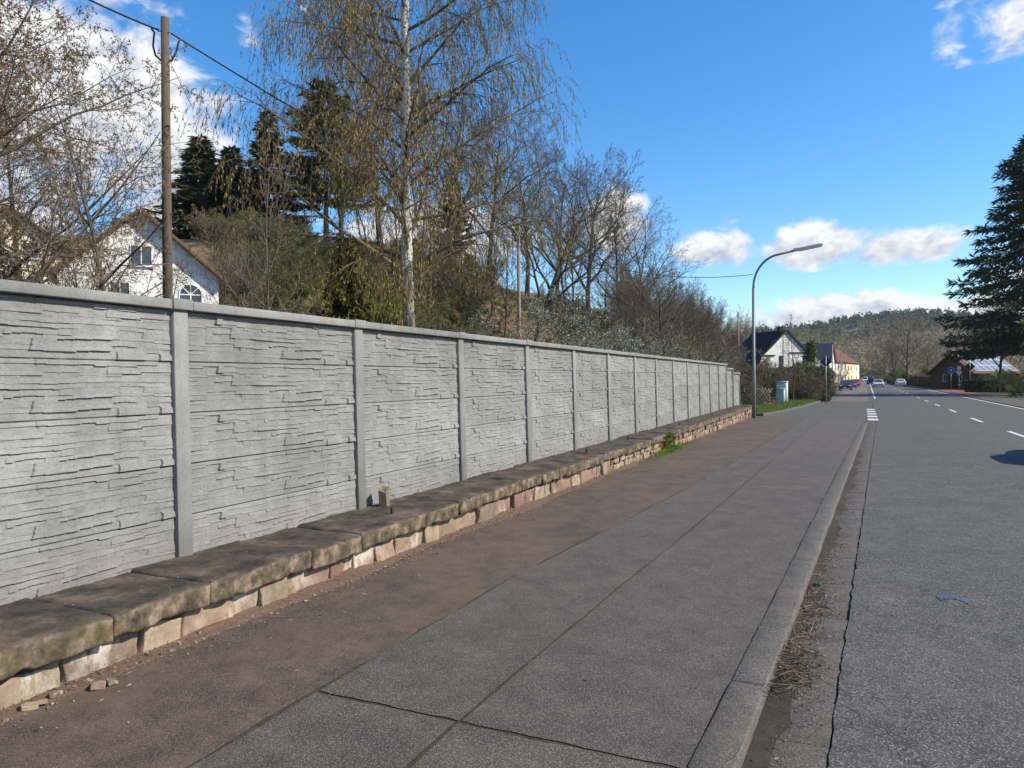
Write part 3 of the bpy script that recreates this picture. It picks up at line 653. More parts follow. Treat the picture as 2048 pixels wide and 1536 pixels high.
def along(branches, per, rg, lo=0.15):
    """random points along the given branches with local directions; per = points for each branch"""
    pos = []; dr = []
    for (lvl, pts, rad) in branches:
        n = len(pts) - 1
        for _ in range(per if isinstance(per, int) else int(per + rg.random_sample())):
            f = (lo + (1 - lo) * rg.random_sample()) * n; i = min(int(f), n - 1); f -= i; a, b = pts[i], pts[i + 1]
            pos.append((a[0] + (b[0] - a[0]) * f, a[1] + (b[1] - a[1]) * f, a[2] + (b[2] - a[2]) * f)); dr.append((b[0] - a[0], b[1] - a[1], b[2] - a[2]))
    return np.array(pos).reshape(-1, 3), np.array(dr).reshape(-1, 3)
SID = lambda l: (8, 6, 4, 3, 3, 3)[l]
def tree_meshes(name, seed, P, L, r, bark, twig, lean=(0, 0), card=None, trunk_lv=1, stems=1, spread=.25):
    """returns (trunk mesh, crown mesh); card = dict(mat, per, ln, wd, hang, lv)"""
    rng = random.Random(seed); rg = np.random.RandomState(seed); out = []
    for s in range(stems):
        a = 6.28 * s / stems + rng.random(); sp = 0 if stems == 1 else spread * rng.uniform(.5, 1.3)
        d = norm((lean[0] + sp * math.cos(a), lean[1] + sp * math.sin(a), 1)); st = (0, 0, -.3) if stems == 1 else (.12 * math.cos(a), .12 * math.sin(a), -.25)
        grow(rng, P, st, d, L * (1 if stems == 1 else rng.uniform(.75, 1.1)), r * (1 if stems == 1 else rng.uniform(.6, 1)), 0, out)
    tr = [b for b in out if b[0] <= trunk_lv]; cr = [b for b in out if b[0] > trunk_lv]
    V, Q = skin(tr, SID); tm = npmesh(name + '_trunk', V, Q, mats=[bark], smooth=True)
    V, Q = skin(cr, SID); mats = [twig]; qi = np.zeros(len(Q), int)
    if card:
        for cdict in (card if isinstance(card, list) else [card]):
            src = [b for b in out if b[0] in cdict['lv']]; pos, dr = along(src, cdict['per'], rg)
            n = len(pos); h = cdict.get('hang', 0); dd = dr / (np.linalg.norm(dr, axis=-1, keepdims=True) + 1e-9) * (1 - h) + rg.normal(size=(n, 3)) * cdict.get('jit', .5) + np.array([0, 0, -1.6 * h])
            cv, cq = cards(pos + rg.normal(size=(n, 3)) * cdict.get('off', .01), dd, cdict['ln'] * rg.uniform(.6, 1.3, n), cdict['wd'] * rg.uniform(.7, 1.3, n), rg)
            Q = np.concatenate([Q, cq + len(V)]); V = np.concatenate([V, cv]); mats.append(cdict['mat']); qi = np.concatenate([qi, np.full(len(cq), len(mats) - 1)])
    cm = npmesh(name + '_crown', V, Q, mats=mats, qi=qi)
    return tm, cm
def plant(name, meshes, loc, rz, s, label, cat='tree', group=None, parts=('trunk', 'crown')):
    e = empty(name, loc, rz, label, cat, group); e.scale = (s, s, s) if isinstance(s, (int, float)) else s
    for pn, me in zip(parts, meshes): link(pn, me, e)
    return e
lv = lambda n, wob, trop, nch, ang, ratio, t0, rr, **k: dict(n=n, wob=wob, trop=trop, nch=nch, ang=R(ang), ratio=ratio, t0=t0, rr=rr, **k)
# silver birch, branches rising then hanging, thick with catkins
P_birch = [lv(16, .022, .03, 36, 56, .36, .3, .4, tip=.5, prof=lambda t: (.6 + .9 * t if t < .4 else 1.2 - .55 * t)),
           lv(9, .07, -.035, 12, 44, .4, .15, .5, tip=.15, rmin=.006, late=1), lv(6, .09, -.12, 8, 42, .62, .12, .5, rmin=.004, late=1, lmin=1.0), lv(5, .06, -.42, 2, 32, .6, .25, .6, rmin=.0032, lmin=.6), lv(3, .05, -.6, 0, 0, 0, 0, 0, rmin=.003)]
birch = tree_meshes('birch', 14, P_birch, 15.0, .215, m_birch, m_twig_dark, (.012, 0), [dict(mat=m_catkin, per=5, ln=.11, wd=.026, hang=.85, lv=(3, 4), jit=.25)], trunk_lv=0)
plant('birch_tree', birch, G(818, 21.5, -.1), 1.0, 1, 'tall silver birch with white trunk and hanging yellow-brown catkins behind the fence')
# alder on the left: spreading, brown catkins and cones
P_alder = [lv(12, .04, .03, 30, 62, .5, .12, .36, tip=.15, prof=lambda t: 1.15 - .75 * t), lv(8, .08, .04, 12, 48, .42, .15, .5, tip=.15, rmin=.007), lv(5, .1, .03, 7, 45, .48, .15, .55, rmin=.0045), lv(3, .12, .02, 3, 45, .6, .2, .6, rmin=.004), lv(3, .12, 0, 0, 0, 0, 0, 0, rmin=.003)]
alder = tree_meshes('alder', 5, P_alder, 11.5, .17, m_bark, m_twig, (.05, .02), [dict(mat=m_alder, per=4, ln=.05, wd=.026, hang=.5, lv=(3, 4), jit=.6)])
plant('alder_tree', alder, G(-40, 13.5), .5, 1.0, 'wide brown alder full of small catkins left of the utility pole')
plant('alder_tree', alder, G(-20, 18), 1.4, 1.0, 'alder whose twigs reach over the fence at the cream house')
plant('alder_tree', alder, G(40, 22), 2.6, .85, 'alder with a dense haze of brown twigs in front of the cream house')
# young hazels with upright stems and sparse catkins
P_hazel = [lv(9, .05, .04, 14, 38, .4, .18, .5, tip=.15), lv(7, .08, .06, 9, 42, .45, .15, .5, rmin=.005), lv(5, .1, .03, 5, 42, .5, .2, .6, rmin=.0035), lv(3, .1, 0, 0, 0, 0, 0, 0, rmin=.003)]
hz = [dict(mat=m_hazel, per=1, ln=.06, wd=.016, hang=.75, lv=(2, 3), jit=.35)]
hazelA = tree_meshes('hazel', 31, P_hazel, 6.8, .055, m_bark, m_twig_grey, (.02, .03), hz)
hazelB = tree_meshes('hazel_clump', 37, P_hazel, 5.6, .045, m_bark, m_twig, (0, 0), hz, stems=4, spread=.3)
plant('hazel_tree', hazelA, G(528, 15.5), .4, (1, 1, 1.0), 'slim young hazel with sparse catkins standing clear against the dark spruces')
plant('hazel_tree', hazelA, G(238, 14), 2.2, (1.05, 1.05, 1.12), 'slim young hazel rising just left of the utility pole')
plant('hazel_bush', hazelB, G(470, 19), 1.0, .95, 'many-stemmed bare hazel bush to the right of the white gabled house', parts=('stems', 'crown'), cat='bush')
plant('hazel_bush', hazelB, G(140, 17), 4.0, 1.0, 'many-stemmed bare hazel bush in front of the white house left corner', parts=('stems', 'crown'), cat='bush')
# big bare trees on the hill
P_oak = [lv(10, .05, .02, 13, 48, .62, .3, .6, tip=.2, prof=lambda t: 1.1 - .5 * t), lv(9, .1, .05, 10, 45, .5, .2, .55, tip=.15, rmin=.012), lv(7, .12, .04, 8, 42, .5, .15, .55, rmin=.009), lv(5, .12, .03, 6, 40, .5, .15, .6, rmin=.007), lv(3, .12, 0, 0, 0, 0, 0, 0, rmin=.006)]
oakA = tree_meshes('bare_tree_a', 3, P_oak, 11, .24, m_bark, m_twig_dark, (.02, .05)); oakB = tree_meshes('bare_tree_b', 9, P_oak, 10.5, .2, m_bark_dark, m_twig_dark, (-.1, .05))
P_slim = [lv(12, .03, .03, 26, 40, .34, .25, .45, tip=.12)] + [lv(7, .1, .05, 8, 42, .45, .15, .55, rmin=.009), lv(5, .12, .04, 6, 42, .5, .15, .6, rmin=.007), lv(3, .12, 0, 0, 0, 0, 0, 0, rmin=.006)]
slimA = tree_meshes('slim_tree', 22, P_slim, 13, .14, m_bark, m_twig, (.02, 0), dict(mat=m_bud, per=1, ln=.07, wd=.035, lv=(3,), jit=.6))
P_scrub = [lv(6, .1, .04, 11, 42, .55, .1, .55, tip=.2), lv(5, .13, .04, 10, 45, .5, .12, .55, rmin=.009), lv(4, .14, .02, 6, 45, .5, .15, .6, rmin=.008), lv(3, .14, 0, 0, 0, 0, 0, 0, rmin=.007)]
scrubA = tree_meshes('scrub_a', 41, P_scrub, 3.6, .04, m_bark, m_twig_grey, stems=6, spread=.6); scrubB = tree_meshes('scrub_b', 43, P_scrub, 3.2, .035, m_bark, m_twig, stems=6, spread=.8, card=dict(mat=m_bud, per=1, ln=.06, wd=.04, lv=(2, 3), jit=.7))
scrubG = tree_meshes('scrub_green', 47, P_scrub, 3.0, .03, m_bark, m_twig, stems=5, spread=.75, card=dict(mat=m_green, per=6, ln=.09, wd=.06, lv=(2, 3), jit=1.0, off=.05))
scrubO = tree_meshes('scrub_olive', 48, P_scrub, 3.0, .03, m_bark, m_twig, stems=5, spread=.7, card=dict(mat=m_olive, per=4, ln=.08, wd=.05, lv=(2, 3), jit=1.0, off=.05))
P_bl = [lv(6, .12, .03, 10, 48, .6, .08, .55, tip=.2), lv(5, .14, .02, 9, 48, .5, .1, .55, rmin=.006), lv(4, .14, .02, 5, 45, .5, .15, .6, rmin=.005), lv(3, .14, 0, 0, 0, 0, 0, 0, rmin=.004)]
m_bgreen = leafmat('grey_green_leaf', (.1, .13, .06), (.13, .16, .08), (.075, .1, .045), trans=.3)
blossom = tree_meshes('blackthorn', 51, P_bl, 4.4, .035, m_bark_dark, m_twig_grey, stems=7, spread=.75, card=[dict(mat=m_bgreen, per=6, ln=.05, wd=.03, lv=(2, 3), jit=1.0, off=.04), dict(mat=m_blossom, per=2, ln=.042, wd=.038, lv=(2, 3), jit=1.0, off=.03)])
e = plant('bare_tree', oakA, G(1066, 58), 0, 1.2, 'large bare tree leaning over at the top of the bare soil slope'); e.rotation_euler = (R(-6), R(15), R(20))
HT = [(oakA, 1180, 74, .2, 1.05, 'bare oak with a forked crown just right of the leaning tree'), (oakB, 1240, 78, 1.4, 1.0, 'rounded bare oak standing in front of the small white cloud'),
      (oakA, 1285, 88, 3.1, .92, 'lower bare oak at the right end of the hilltop oaks'), (oakB, 1110, 78, 4.0, 1.05, 'dark bare oak behind the leaning tree'), (oakA, 1055, 82, 5.0, 1.0, 'bare oak with twisted top half hidden by the birch catkins'),
      (oakB, 770, 64, .6, 1.25, 'tall bare oak left behind the birch trunk'), (oakA, 905, 66, 2.0, 1.05, 'bare oak right behind the birch trunk'), (oakB, 975, 72, 3.6, 1.1, 'bare oak between birch and leaning tree'), (oakA, 690, 74, 1.1, 1.15, 'bare oak beside the dark pine on the ridge')]
for (me, px, d, rz, s, lab) in HT: plant('bare_tree', me, G(px, d), rz, s * 1.28, lab)
rng = random.Random(77)
for (px, d) in [(1010, 56), (1150, 66), (1210, 68), (1265, 76), (1320, 84), (1350, 96), (840, 58), (610, 74), (1130, 70), (870, 75), (1380, 110), (1420, 120), (1460, 130), (1495, 150), (1530, 165), (1550, 185), (1565, 210), (1480, 170), (1440, 150), (1400, 135), (585, 82)]:
    plant('slim_tree', slimA, G(px, d), rng.uniform(0, 6), rng.uniform(.7, .95), 'slim bare tree standing in the wood along the hillside ridge', group='slim bare trees along the hillside')
for i in range(60):
    px = rng.uniform(1230, 1570); d = rng.uniform(44, 75) + max(0, px - 1330) * .5
    k = rng.random() < .5
    plant('bare_tree', oakA if k else oakB, G(px, d), rng.uniform(0, 6), rng.uniform(.42, .75), 'small grey-brown bare tree crowded in the hillside thicket' if k else 'small dark bare tree crowded in the hillside thicket', group='grey bare trees in the hillside thicket' if k else 'dark bare trees in the hillside thicket')
SC = {'a': (scrubA, 'bare grey-brown scrub bush'), 'b': (scrubB, 'brown scrub bush with swelling buds'), 'o': (scrubO, 'olive-leaved scrub bush')}
def scrub(px, d, s, key, where, group):
    me, lab = SC[key]; plant('scrub_bush', me, G(px, d), rng.uniform(0, 6), s, lab + ' ' + where, 'bush', {'a': 'bare ', 'b': 'budding ', 'o': 'olive '}[key] + group, ('stems', 'crown'))
for i in range(110):
    px = rng.uniform(1190, 1500); scrub(px, rng.uniform(33, 66) + max(0, px - 1300) * .2, rng.uniform(.9, 1.5), rng.choice('aaabbo'), 'in the hillside thicket beyond the flowering blackthorn', 'bushes in the hillside thicket')
for i in range(130):
    px = rng.uniform(420, 1000); scrub(px, rng.uniform(36, 72), rng.uniform(.55, 1.0), rng.choice('abbooo'), 'on the slope behind the birch', 'bushes on the slope behind the birch')
for i in range(16):
    scrub(rng.uniform(1085, 1210), rng.uniform(64, 76), rng.uniform(.7, 1.1), rng.choice('abb'), 'on the slope under the hilltop oaks', 'bushes under the hilltop oaks')
for (px, d) in [(760, 58), (800, 62), (860, 56), (890, 60), (930, 58), (960, 60), (985, 62)]:
    plant('slim_tree', slimA, G(px, d), rng.uniform(0, 6), rng.uniform(.6, .85), 'slim budding tree on the lower slope behind the birch', group='slim trees on the lower slope')
for (px, d, s, lab) in [(588, 44, 1.75, 'fresh green leafy bush behind the slim hazel'), (745, 50, 1.6, 'fresh green leafy bush left of the birch trunk above the golden conifer'), (545, 46, 1.3, 'smaller green bush beside the grey garden shed'), (1150, 60, .8, 'small green bush on the slope below the leaning tree')]:
    plant('green_bush', scrubG, G(px, d), px, s, lab, 'bush', None, ('stems', 'crown'))
plant('blackthorn_bush', blossom, G(1165, 25), .3, .95, 'white flowering blackthorn bush above the fence, taller of the two', 'bush', None, ('stems', 'crown'))
plant('blackthorn_bush', blossom, G(1245, 28), 2.3, .72, 'white flowering blackthorn bush, lower one toward the bare thicket', 'bush', None, ('stems', 'crown'))
# ------------------------------------------------------------------ conifers
def conifer(name, seed, H, Rad, nb, m, blade=.32, bw=.06, per=60, base=.06, droop=.25, sparse=0, tipup=.2, shape=1.0, flat=.35):
    rng = random.Random(seed); rg = np.random.RandomState(seed); tb = [(0, [(0, 0, -.3 + (H + .3) * i / 8) for i in range(9)], [max(.02, H * .016 * (1 - i / 8.3)) for i in range(9)])]
    br = []; az = 0
    for k in range(nb):
        t = base + (1 - base) * (k + rng.random()) / nb; az += 2.4 + rng.uniform(-.4, .4)
        if rng.random() < sparse: continue
        Lb = Rad * (1 - t) ** shape * rng.uniform(.55, 1.2) + .12; n = 6; pts = []; z = H * t
        for i in range(n + 1):
            f = i / n; pts.append((Lb * f * math.cos(az), Lb * f * math.sin(az), z - droop * Lb * f + tipup * Lb * f * f + rng.gauss(0, .02)))
        br.append((1, pts, [max(.006, .03 * (1 - i / n) * (1 - t)) for i in range(n + 1)]))
    V, Q = skin(tb + br, lambda l: 8 if l == 0 else 4); tm = npmesh(name + '_trunk', V, Q, mats=[m_bark_dark], smooth=True)
    pos = []; dr = []
    for (l, pts, rad) in br:
        Lb = math.dist(pts[0], pts[-1]); n = len(pts) - 1; ux, uy = pts[-1][0] / max(Lb, .01), pts[-1][1] / max(Lb, .01)
        for _ in range(int(per * (Lb / Rad) ** .8) + 6):
            f = rg.uniform(.12, 1.0) * n; i = min(int(f), n - 1); f -= i; a, b = pts[i], pts[i + 1]; side = rg.choice((-1, 1)) * rg.uniform(.1, 1.0)
            q = tuple(a[j] + (b[j] - a[j]) * f for j in range(3)); off = rg.uniform(0, .22) * Lb * (1 - (i + f) / n * .6)
            d = (ux - uy * side, uy + ux * side, rg.normal() * flat - .25); pos.append((q[0] - uy * side * off, q[1] + ux * side * off, q[2] - abs(side) * off * .25)); dr.append(d)
    pos = np.array(pos); dr = np.array(dr); n = len(pos)
    V, Q = cards(pos, dr, blade * rg.uniform(.5, 1.3, n), bw * rg.uniform(.7, 1.4, n), rg)
    # a top leader
    cm = npmesh(name + '_crown', V, Q, mats=[m])
    return tm, cm
spA = conifer('spruce_a', 1, 12.5, 3.3, 190, m_spruce, .5, .15, 150, base=.05); spB = conifer('spruce_b', 2, 13, 3.0, 170, m_spruce, .5, .15, 140, sparse=.1)
pine = conifer('pine', 6, 14, 4.0, 110, m_spruce, .5, .16, 230, base=.3, droop=.05, tipup=.15, shape=.55, sparse=.2, flat=.6)
plant('spruce_tree', spA, G(405, 70), 0, (1.75, 1.75, .95), 'broad dark spruce on the ridge right of the utility pole, left of its pair')
plant('spruce_tree', spA, G(466, 73), 2, (1.6, 1.6, .95), 'broad dark spruce on the ridge, right one of the broad pair')
plant('spruce_tree', spB, G(540, 70), 0, (1.5, 1.5, 1.12), 'slender dark spruce with a pointed top behind the slim hazel')
plant('pine_tree', pine, G(655, 68), 1, (1.45, 1.45, 1.2), 'dark pine with open irregular crown left of the birch')
plant('pine_tree', pine, G(905, 84), 3, (.8, .8, .9), 'dark pine half hidden behind the hanging birch twigs')
gold = conifer('golden_conifer', 8, 7.2, 2.0, 210, m_gold, .26, .1, 130, base=.02, droop=.15, shape=.85, flat=.6)
plant('golden_conifer', gold, G(692, 30), 0, (1, 1, 1.05), 'small cone-shaped conifer with golden tips behind the fence')
blue = conifer('blue_conifer', 9, 7, 2.4, 120, m_spruce_b, .35, .1, 90)
plant('blue_spruce', blue, G(-25, 22), 0, (1, 1, .95), 'blue-green spruce at the cream house corner')
spR = conifer('big_spruce', 4, 25.5, 9.6, 260, m_spruce, .75, .13, 270, base=.2, droop=.5, tipup=.3, shape=.64, sparse=.2, flat=.7)
plant('spruce_tree', spR, G(2062, 72), .7, (1.0, 1.0, 1.0), 'tall ragged dark spruce at the right side of the road')
# ------------------------------------------------------------------ utility poles and cables
m_pole_pale = mat('sunlit_pole_wood', (.27, .21, .155), (.2, .155, .115), 5, .9, stretch=(6, 6, .5))  # paler version of the pole wood, with sunlight put into its colour
def upole(px, d, top, r, label, pm=None):
    g_ = G(px, d); e = empty('utility_pole', g_, 0, label, 'utility pole'); H = top - g_.z
    MB().tube([(0, 0, -.3), (0, 0, H * .5), (.0, 0, H)], [r, r * .88, r * .74], 12).build('pole', pm or m_pole, e, True)
    m = MB(); m.tube([(-.16, -.05, H - .28), (.16, .02, H - .34)], .012, 6); m.build('bracket_bolt', m_steel, e)
    return Vector((g_.x, g_.y, top))
pz = at(338, 38, 16.0).z; p1 = upole(337, 16.0, pz, .115, 'tall weathered wooden utility pole right behind the fence by the white house')
p2 = upole(1039, 38, at(1038, 452, 38).z, .11, 'weathered wooden utility pole below the bare soil slope', m_pole_pale)
p3 = upole(1477, 86, at(1477, 624, 86).z, .11, 'distant wooden utility pole among the thicket near the street lamp', m_pole_pale)
def cable(a, b, sag, r, label, group=None):
    a = Vector(a); b = Vector(b); pts = [a.lerp(b, t / 24) - Vector((0, 0, 4 * sag * (t / 24) * (1 - t / 24))) for t in range(25)]
    return tag(MB().tube(pts, r, 6).build('overhead_cable', m_wire, None, True), label, 'cable')
ct = p1 + Vector((.12, .06, -.34)); cl = p1 + Vector((-.12, -.06, -.27))
lampP = at(1508, 835, 33.0); LAMP = Vector((lampP.x, lampP.y, bz(34)))
cable(ct, p2 + Vector((0, 0, -.3)), .25, .022, 'thick black overhead cable between the near pole and the pole by the soil slope')
cable(cl, at(150, -14, 15.2), .02, .022, 'thick black overhead cable leaving the near pole to the left')
cable(p2 + Vector((0, 0, -.35)), at(1506, 549, 33), .9, .014, 'thin black overhead cable running down to the curved street lamp')
m = MB()
for sgn, q in ((-1, cl), (1, ct)):
    pts = [q + Vector((sgn * .0, 0, .0)) + rt * (sgn * x) + Vector((0, 0, z)) for x, z in ((.2, -.12), (.16, -.2), (.1, -.42), (.0, -.6), (-.08, -.62))] if sgn > 0 else [q + rt * x + Vector((0, 0, z)) for x, z in ((-.16, .03), (-.1, -.05), (-.13, -.35), (-.08, -.55), (.06, -.68))]
    m.tube(pts, .022, 6)
tag(m.build('cable_loop', m_wire, None, True), 'black cable loops tied at the top of the near utility pole', 'cable')
cable(p1 + Vector((.1, 0, -.9)), at(385, 215, 16.5), .02, .006, 'thin guy wire with insulator hanging beside the near pole')
# ------------------------------------------------------------------ street lamps
def lamp(loc, label, s=1.0, group=None, detail=True):
    e = empty('street_lamp', loc, 0, label, 'street lamp', group); e.scale = (s, s, s)
    n = 14 if detail else 8
    MB().tube([(0, 0, -.2), (0, 0, 2.6), (0, 0, 2.62), (0, 0, 5.9)], [.085, .08, .07, .06], n).build('pole', m_galv, e, True)
    pts = []
    for k in range(13):
        a = math.pi * (1 - .44 * k / 12); pts.append((1.15 + 1.15 * math.cos(a), 0, 5.9 + 1.45 * math.sin(a)))
    pts.append((1.9, 0, 7.5)); MB().tube(pts[:-1] + [(1.75, 0, 7.48)], .05, n).build('arm', m_galv, e, True)
    V, Q = roundbox(1.25, .3, .12, .05, (8, 4, 3), 0); hd = link('lamp_head', npmesh('lamp_head', V, Q, mats=[m_lamp], smooth=True), e, (2.3, 0, 7.58)); hd.rotation_euler = (0, R(-8), 0)
    V, Q = roundbox(.95, .24, .07, .03, (4, 3, 2), 0); link('lens', npmesh('lens', V, Q, mats=[m_lens], smooth=True), hd, (.08, 0, -.06))
    return e
lamp(LAMP, 'tall curved grey-green street lamp at the end of the sandstone wall')
for k, (px, d) in enumerate([(1665, 90), (1682, 143), (1690, 195), (1695, 243), (1700, 285), (1703, 325)]):
    p = at(px, 760, d); lamp((p.x, p.y, -.2), 'curved street lamp beyond the dark car park row, in front of the houses' if k == 0 else 'distant curved street lamp in the row along the houses', 1, None if k == 0 else 'distant street lamps along the houses', False)
# round sign on the lamp post (seen from the back)
sg = empty('round_sign', LAMP + Vector((-.02, .1, 2.72)), 0, 'dark back of a round road sign clamped to the curved street lamp', 'road sign')
MB().tube([(0, .03, 0), (0, .045, 0)], .33, 32).build('sign_plate', m_signback, sg, False)
MB().tube([(0, .024, 0), (0, .03, 0)], .335, 32).build('rim', m_signback, sg); MB().box((0, .0, .15), (.2, .05, .04)).build('clamp', m_steel, sg); MB().box((-.19, .021, -.09), (.1, .004, .035)).build('sticker', m_sticker, sg)
def sign(px, d, hgt, kind, m_face, label, back=True, extra=None, size=.32):
    p = at(px, 760, d); z0 = -.24; e = empty('road_sign', (p.x, p.y, z0), 0, label, 'road sign')
    MB().tube([(0, 0, -.1), (0, 0, hgt)], .03, 8).build('post', m_steel, e, True); y = .04 if back else -.04
    if kind == 'diamond':
        s = size * 1.25; MB().prism([(-s, y, hgt - s), (0, y, hgt - 2 * s), (s, y, hgt - s), (0, y, hgt)], (0, .008, 0)).build('sign_plate', m_face, e)
    elif kind == 'round':
        MB().tube([(0, y, hgt - size), (0, y + .01, hgt - size)], size, 28).build('sign_plate', m_face, e); MB().tube([(0, y + .011, hgt - size), (0, y + .015, hgt - size)], size * 1.08, 28).build('rim', m_sticker, e)
    elif kind == 'tri':
        s = size * 1.2; MB().prism([(-s, y, hgt - .02), (s, y, hgt - .02), (0, y, hgt - 1.75 * s)], (0, .008, 0)).build('border', m_signred, e); s *= .72
        MB().prism([(-s, y - .006, hgt - .1), (s, y - .006, hgt - .1), (0, y - .006, hgt - .1 - 1.75 * s)], (0, .004, 0)).build('sign_plate', m_sticker, e)
    if extra: extra(e, y, hgt)
    return e
m_signred = mat('sign_red', (.55, .06, .04), (.45, .05, .035), 5, .5); m_signblue = mat('sign_blue', (.03, .12, .42), (.025, .1, .36), 5, .45); m_signyel = mat('sign_yellow', (.75, .6, .12), (.68, .54, .1), 5, .5)
sign(1652, 51.5, 3.35, 'diamond', m_signback, 'diamond road sign seen from the back on a thin post by the hedge')
def arrows(e, y, h):
    MB().box((0, y - .006, h - .30), (.24, .006, .07)).build('pictogram', m_sticker, e); MB().tube([(-.08, y - .004, h - .42), (-.08, y - .009, h - .42)], .06, 10).build('pictogram', m_sticker, e); MB().tube([(.08, y - .004, h - .42), (.08, y - .009, h - .42)], .06, 10).build('pictogram', m_sticker, e)
sign(1902, 88, 2.95, 'round', m_signblue, 'round blue cycle path sign on a steel post beside the dark hedge', False, arrows, .38)
def plate(e, y, h): MB().box((0, y, h + .28), (.42, .01, .52)).build('extra_plate', m_sticker, e); MB().tube([(0.05, y, h - 1.75), (0.05, y + .01, h - 1.75)], .14, 12).build('small_disc', m_sticker, e)
sign(1918, 88, 2.55, 'tri', m_sticker, 'give way triangle with white plate above it beside the dark hedge', False, plate, .4)
m_darksign = mat('sign_back_olive', (.06, .06, .05), (.045, .045, .04), 5, .7)
sign(1940, 87, 3.6, 'diamond', m_darksign, 'diamond sign turned away, in front of the solar roof', True, None, .45)
def yel(e, y, h): MB().box((-.28, y, h - .35), (.5, .01, .42)).build('sign_plate', m_signyel, e); MB().box((.3, y, h - .35), (.52, .01, .42)).build('sign_plate', m_signyel, e); MB().tube([(.05, y, h - 1.2), (.05, y + .01, h - 1.2)], .14, 12).build('small_disc', m_sticker, e)
sign(1992, 90, 2.5, 'none', m_signyel, 'pair of yellow direction plates on a post behind the dark hedge', False, yel)
# ------------------------------------------------------------------ cabinets, lattice fence
def cabinet(px, d, w_, dp, h, label, dx=0, dy=0, mark=False):
    p = at(px, 760, d); e = empty('utility_cabinet', (p.x + dx, p.y + dy, -.24), R(-6), label, 'utility cabinet')
    rb('body', w_, dp, h - .08, .012, (2, 2, 2), m_cab, parent=e, loc=(0, 0, (h - .08) / 2)); rb('roof', w_ + .05, dp + .05, .08, .012, (2, 2, 2), m_cab, parent=e, loc=(0, 0, h - .04))
    dr = MB().box((0, -dp / 2 - .008, h * .47), (w_ * .84, .016, h * .8)).build('door', m_cab, e)
    MB().box((w_ * .34, -dp / 2 - .02, h * .5), (.02, .02, .12)).build('handle', m_dark, dr)
    MB().box((0, 0, .04), (w_ + .02, dp + .02, .09)).build('plinth', m_mortar, e)
    if mark:
        m = MB(); y = -dp / 2 - .019; m.box((-.05, y, h * .72), (.015, .004, .2)); m.box((-.02, y, h * .81), (.07, .004, .015)); m.box((-.025, y, h * .63), (.06, .004, .015)); m.box((-.07, y, h * .73), (.04, .004, .015)); m.build('painted_mark', m_dark, dr)
    return e
cabinet(1564, 50.8, .72, .5, 1.6, 'taller pale grey utility cabinet behind the smaller one on the grass')
cabinet(1561, 50.2, .56, .3, 1.12, 'shorter pale grey utility cabinet with a dark mark, in front of the taller cabinet', mark=True)
def lattice(px, d, L_, h, rz, label):
    p = at(px, 760, d); e = empty('lattice_fence', (p.x, p.y, -.2), rz, label, 'fence')
    for z in (.2, h - .25): MB().tube([(-.05, .03, z), (L_ + .05, .03, z)], .035, 8).build('rail', m_wood, e, True)
    for x in np.arange(0, L_ + .1, 1.5): MB().tube([(x, .07, 0), (x, .07, h)], .05, 8).build('post', m_wood, e, True)
    me1 = MB().tube([(-h * .36, -.015, .05), (h * .36, -.015, h)], .027, 6).mesh('slat', m_wood, True); me2 = MB().tube([(-h * .36, -.05, h), (h * .36, -.05, .05)], .027, 6).mesh('slat', m_wood, True)
    for x in np.arange(h * .3, L_ - h * .2, .19): link('slat', me1, e, (x, 0, 0)); link('slat', me2, e, (x, 0, 0))
    return e
lattice(1488, 45.2, 1.6, 1.15, R(18), 'rustic brown diagonal lattice fence behind the street lamp')
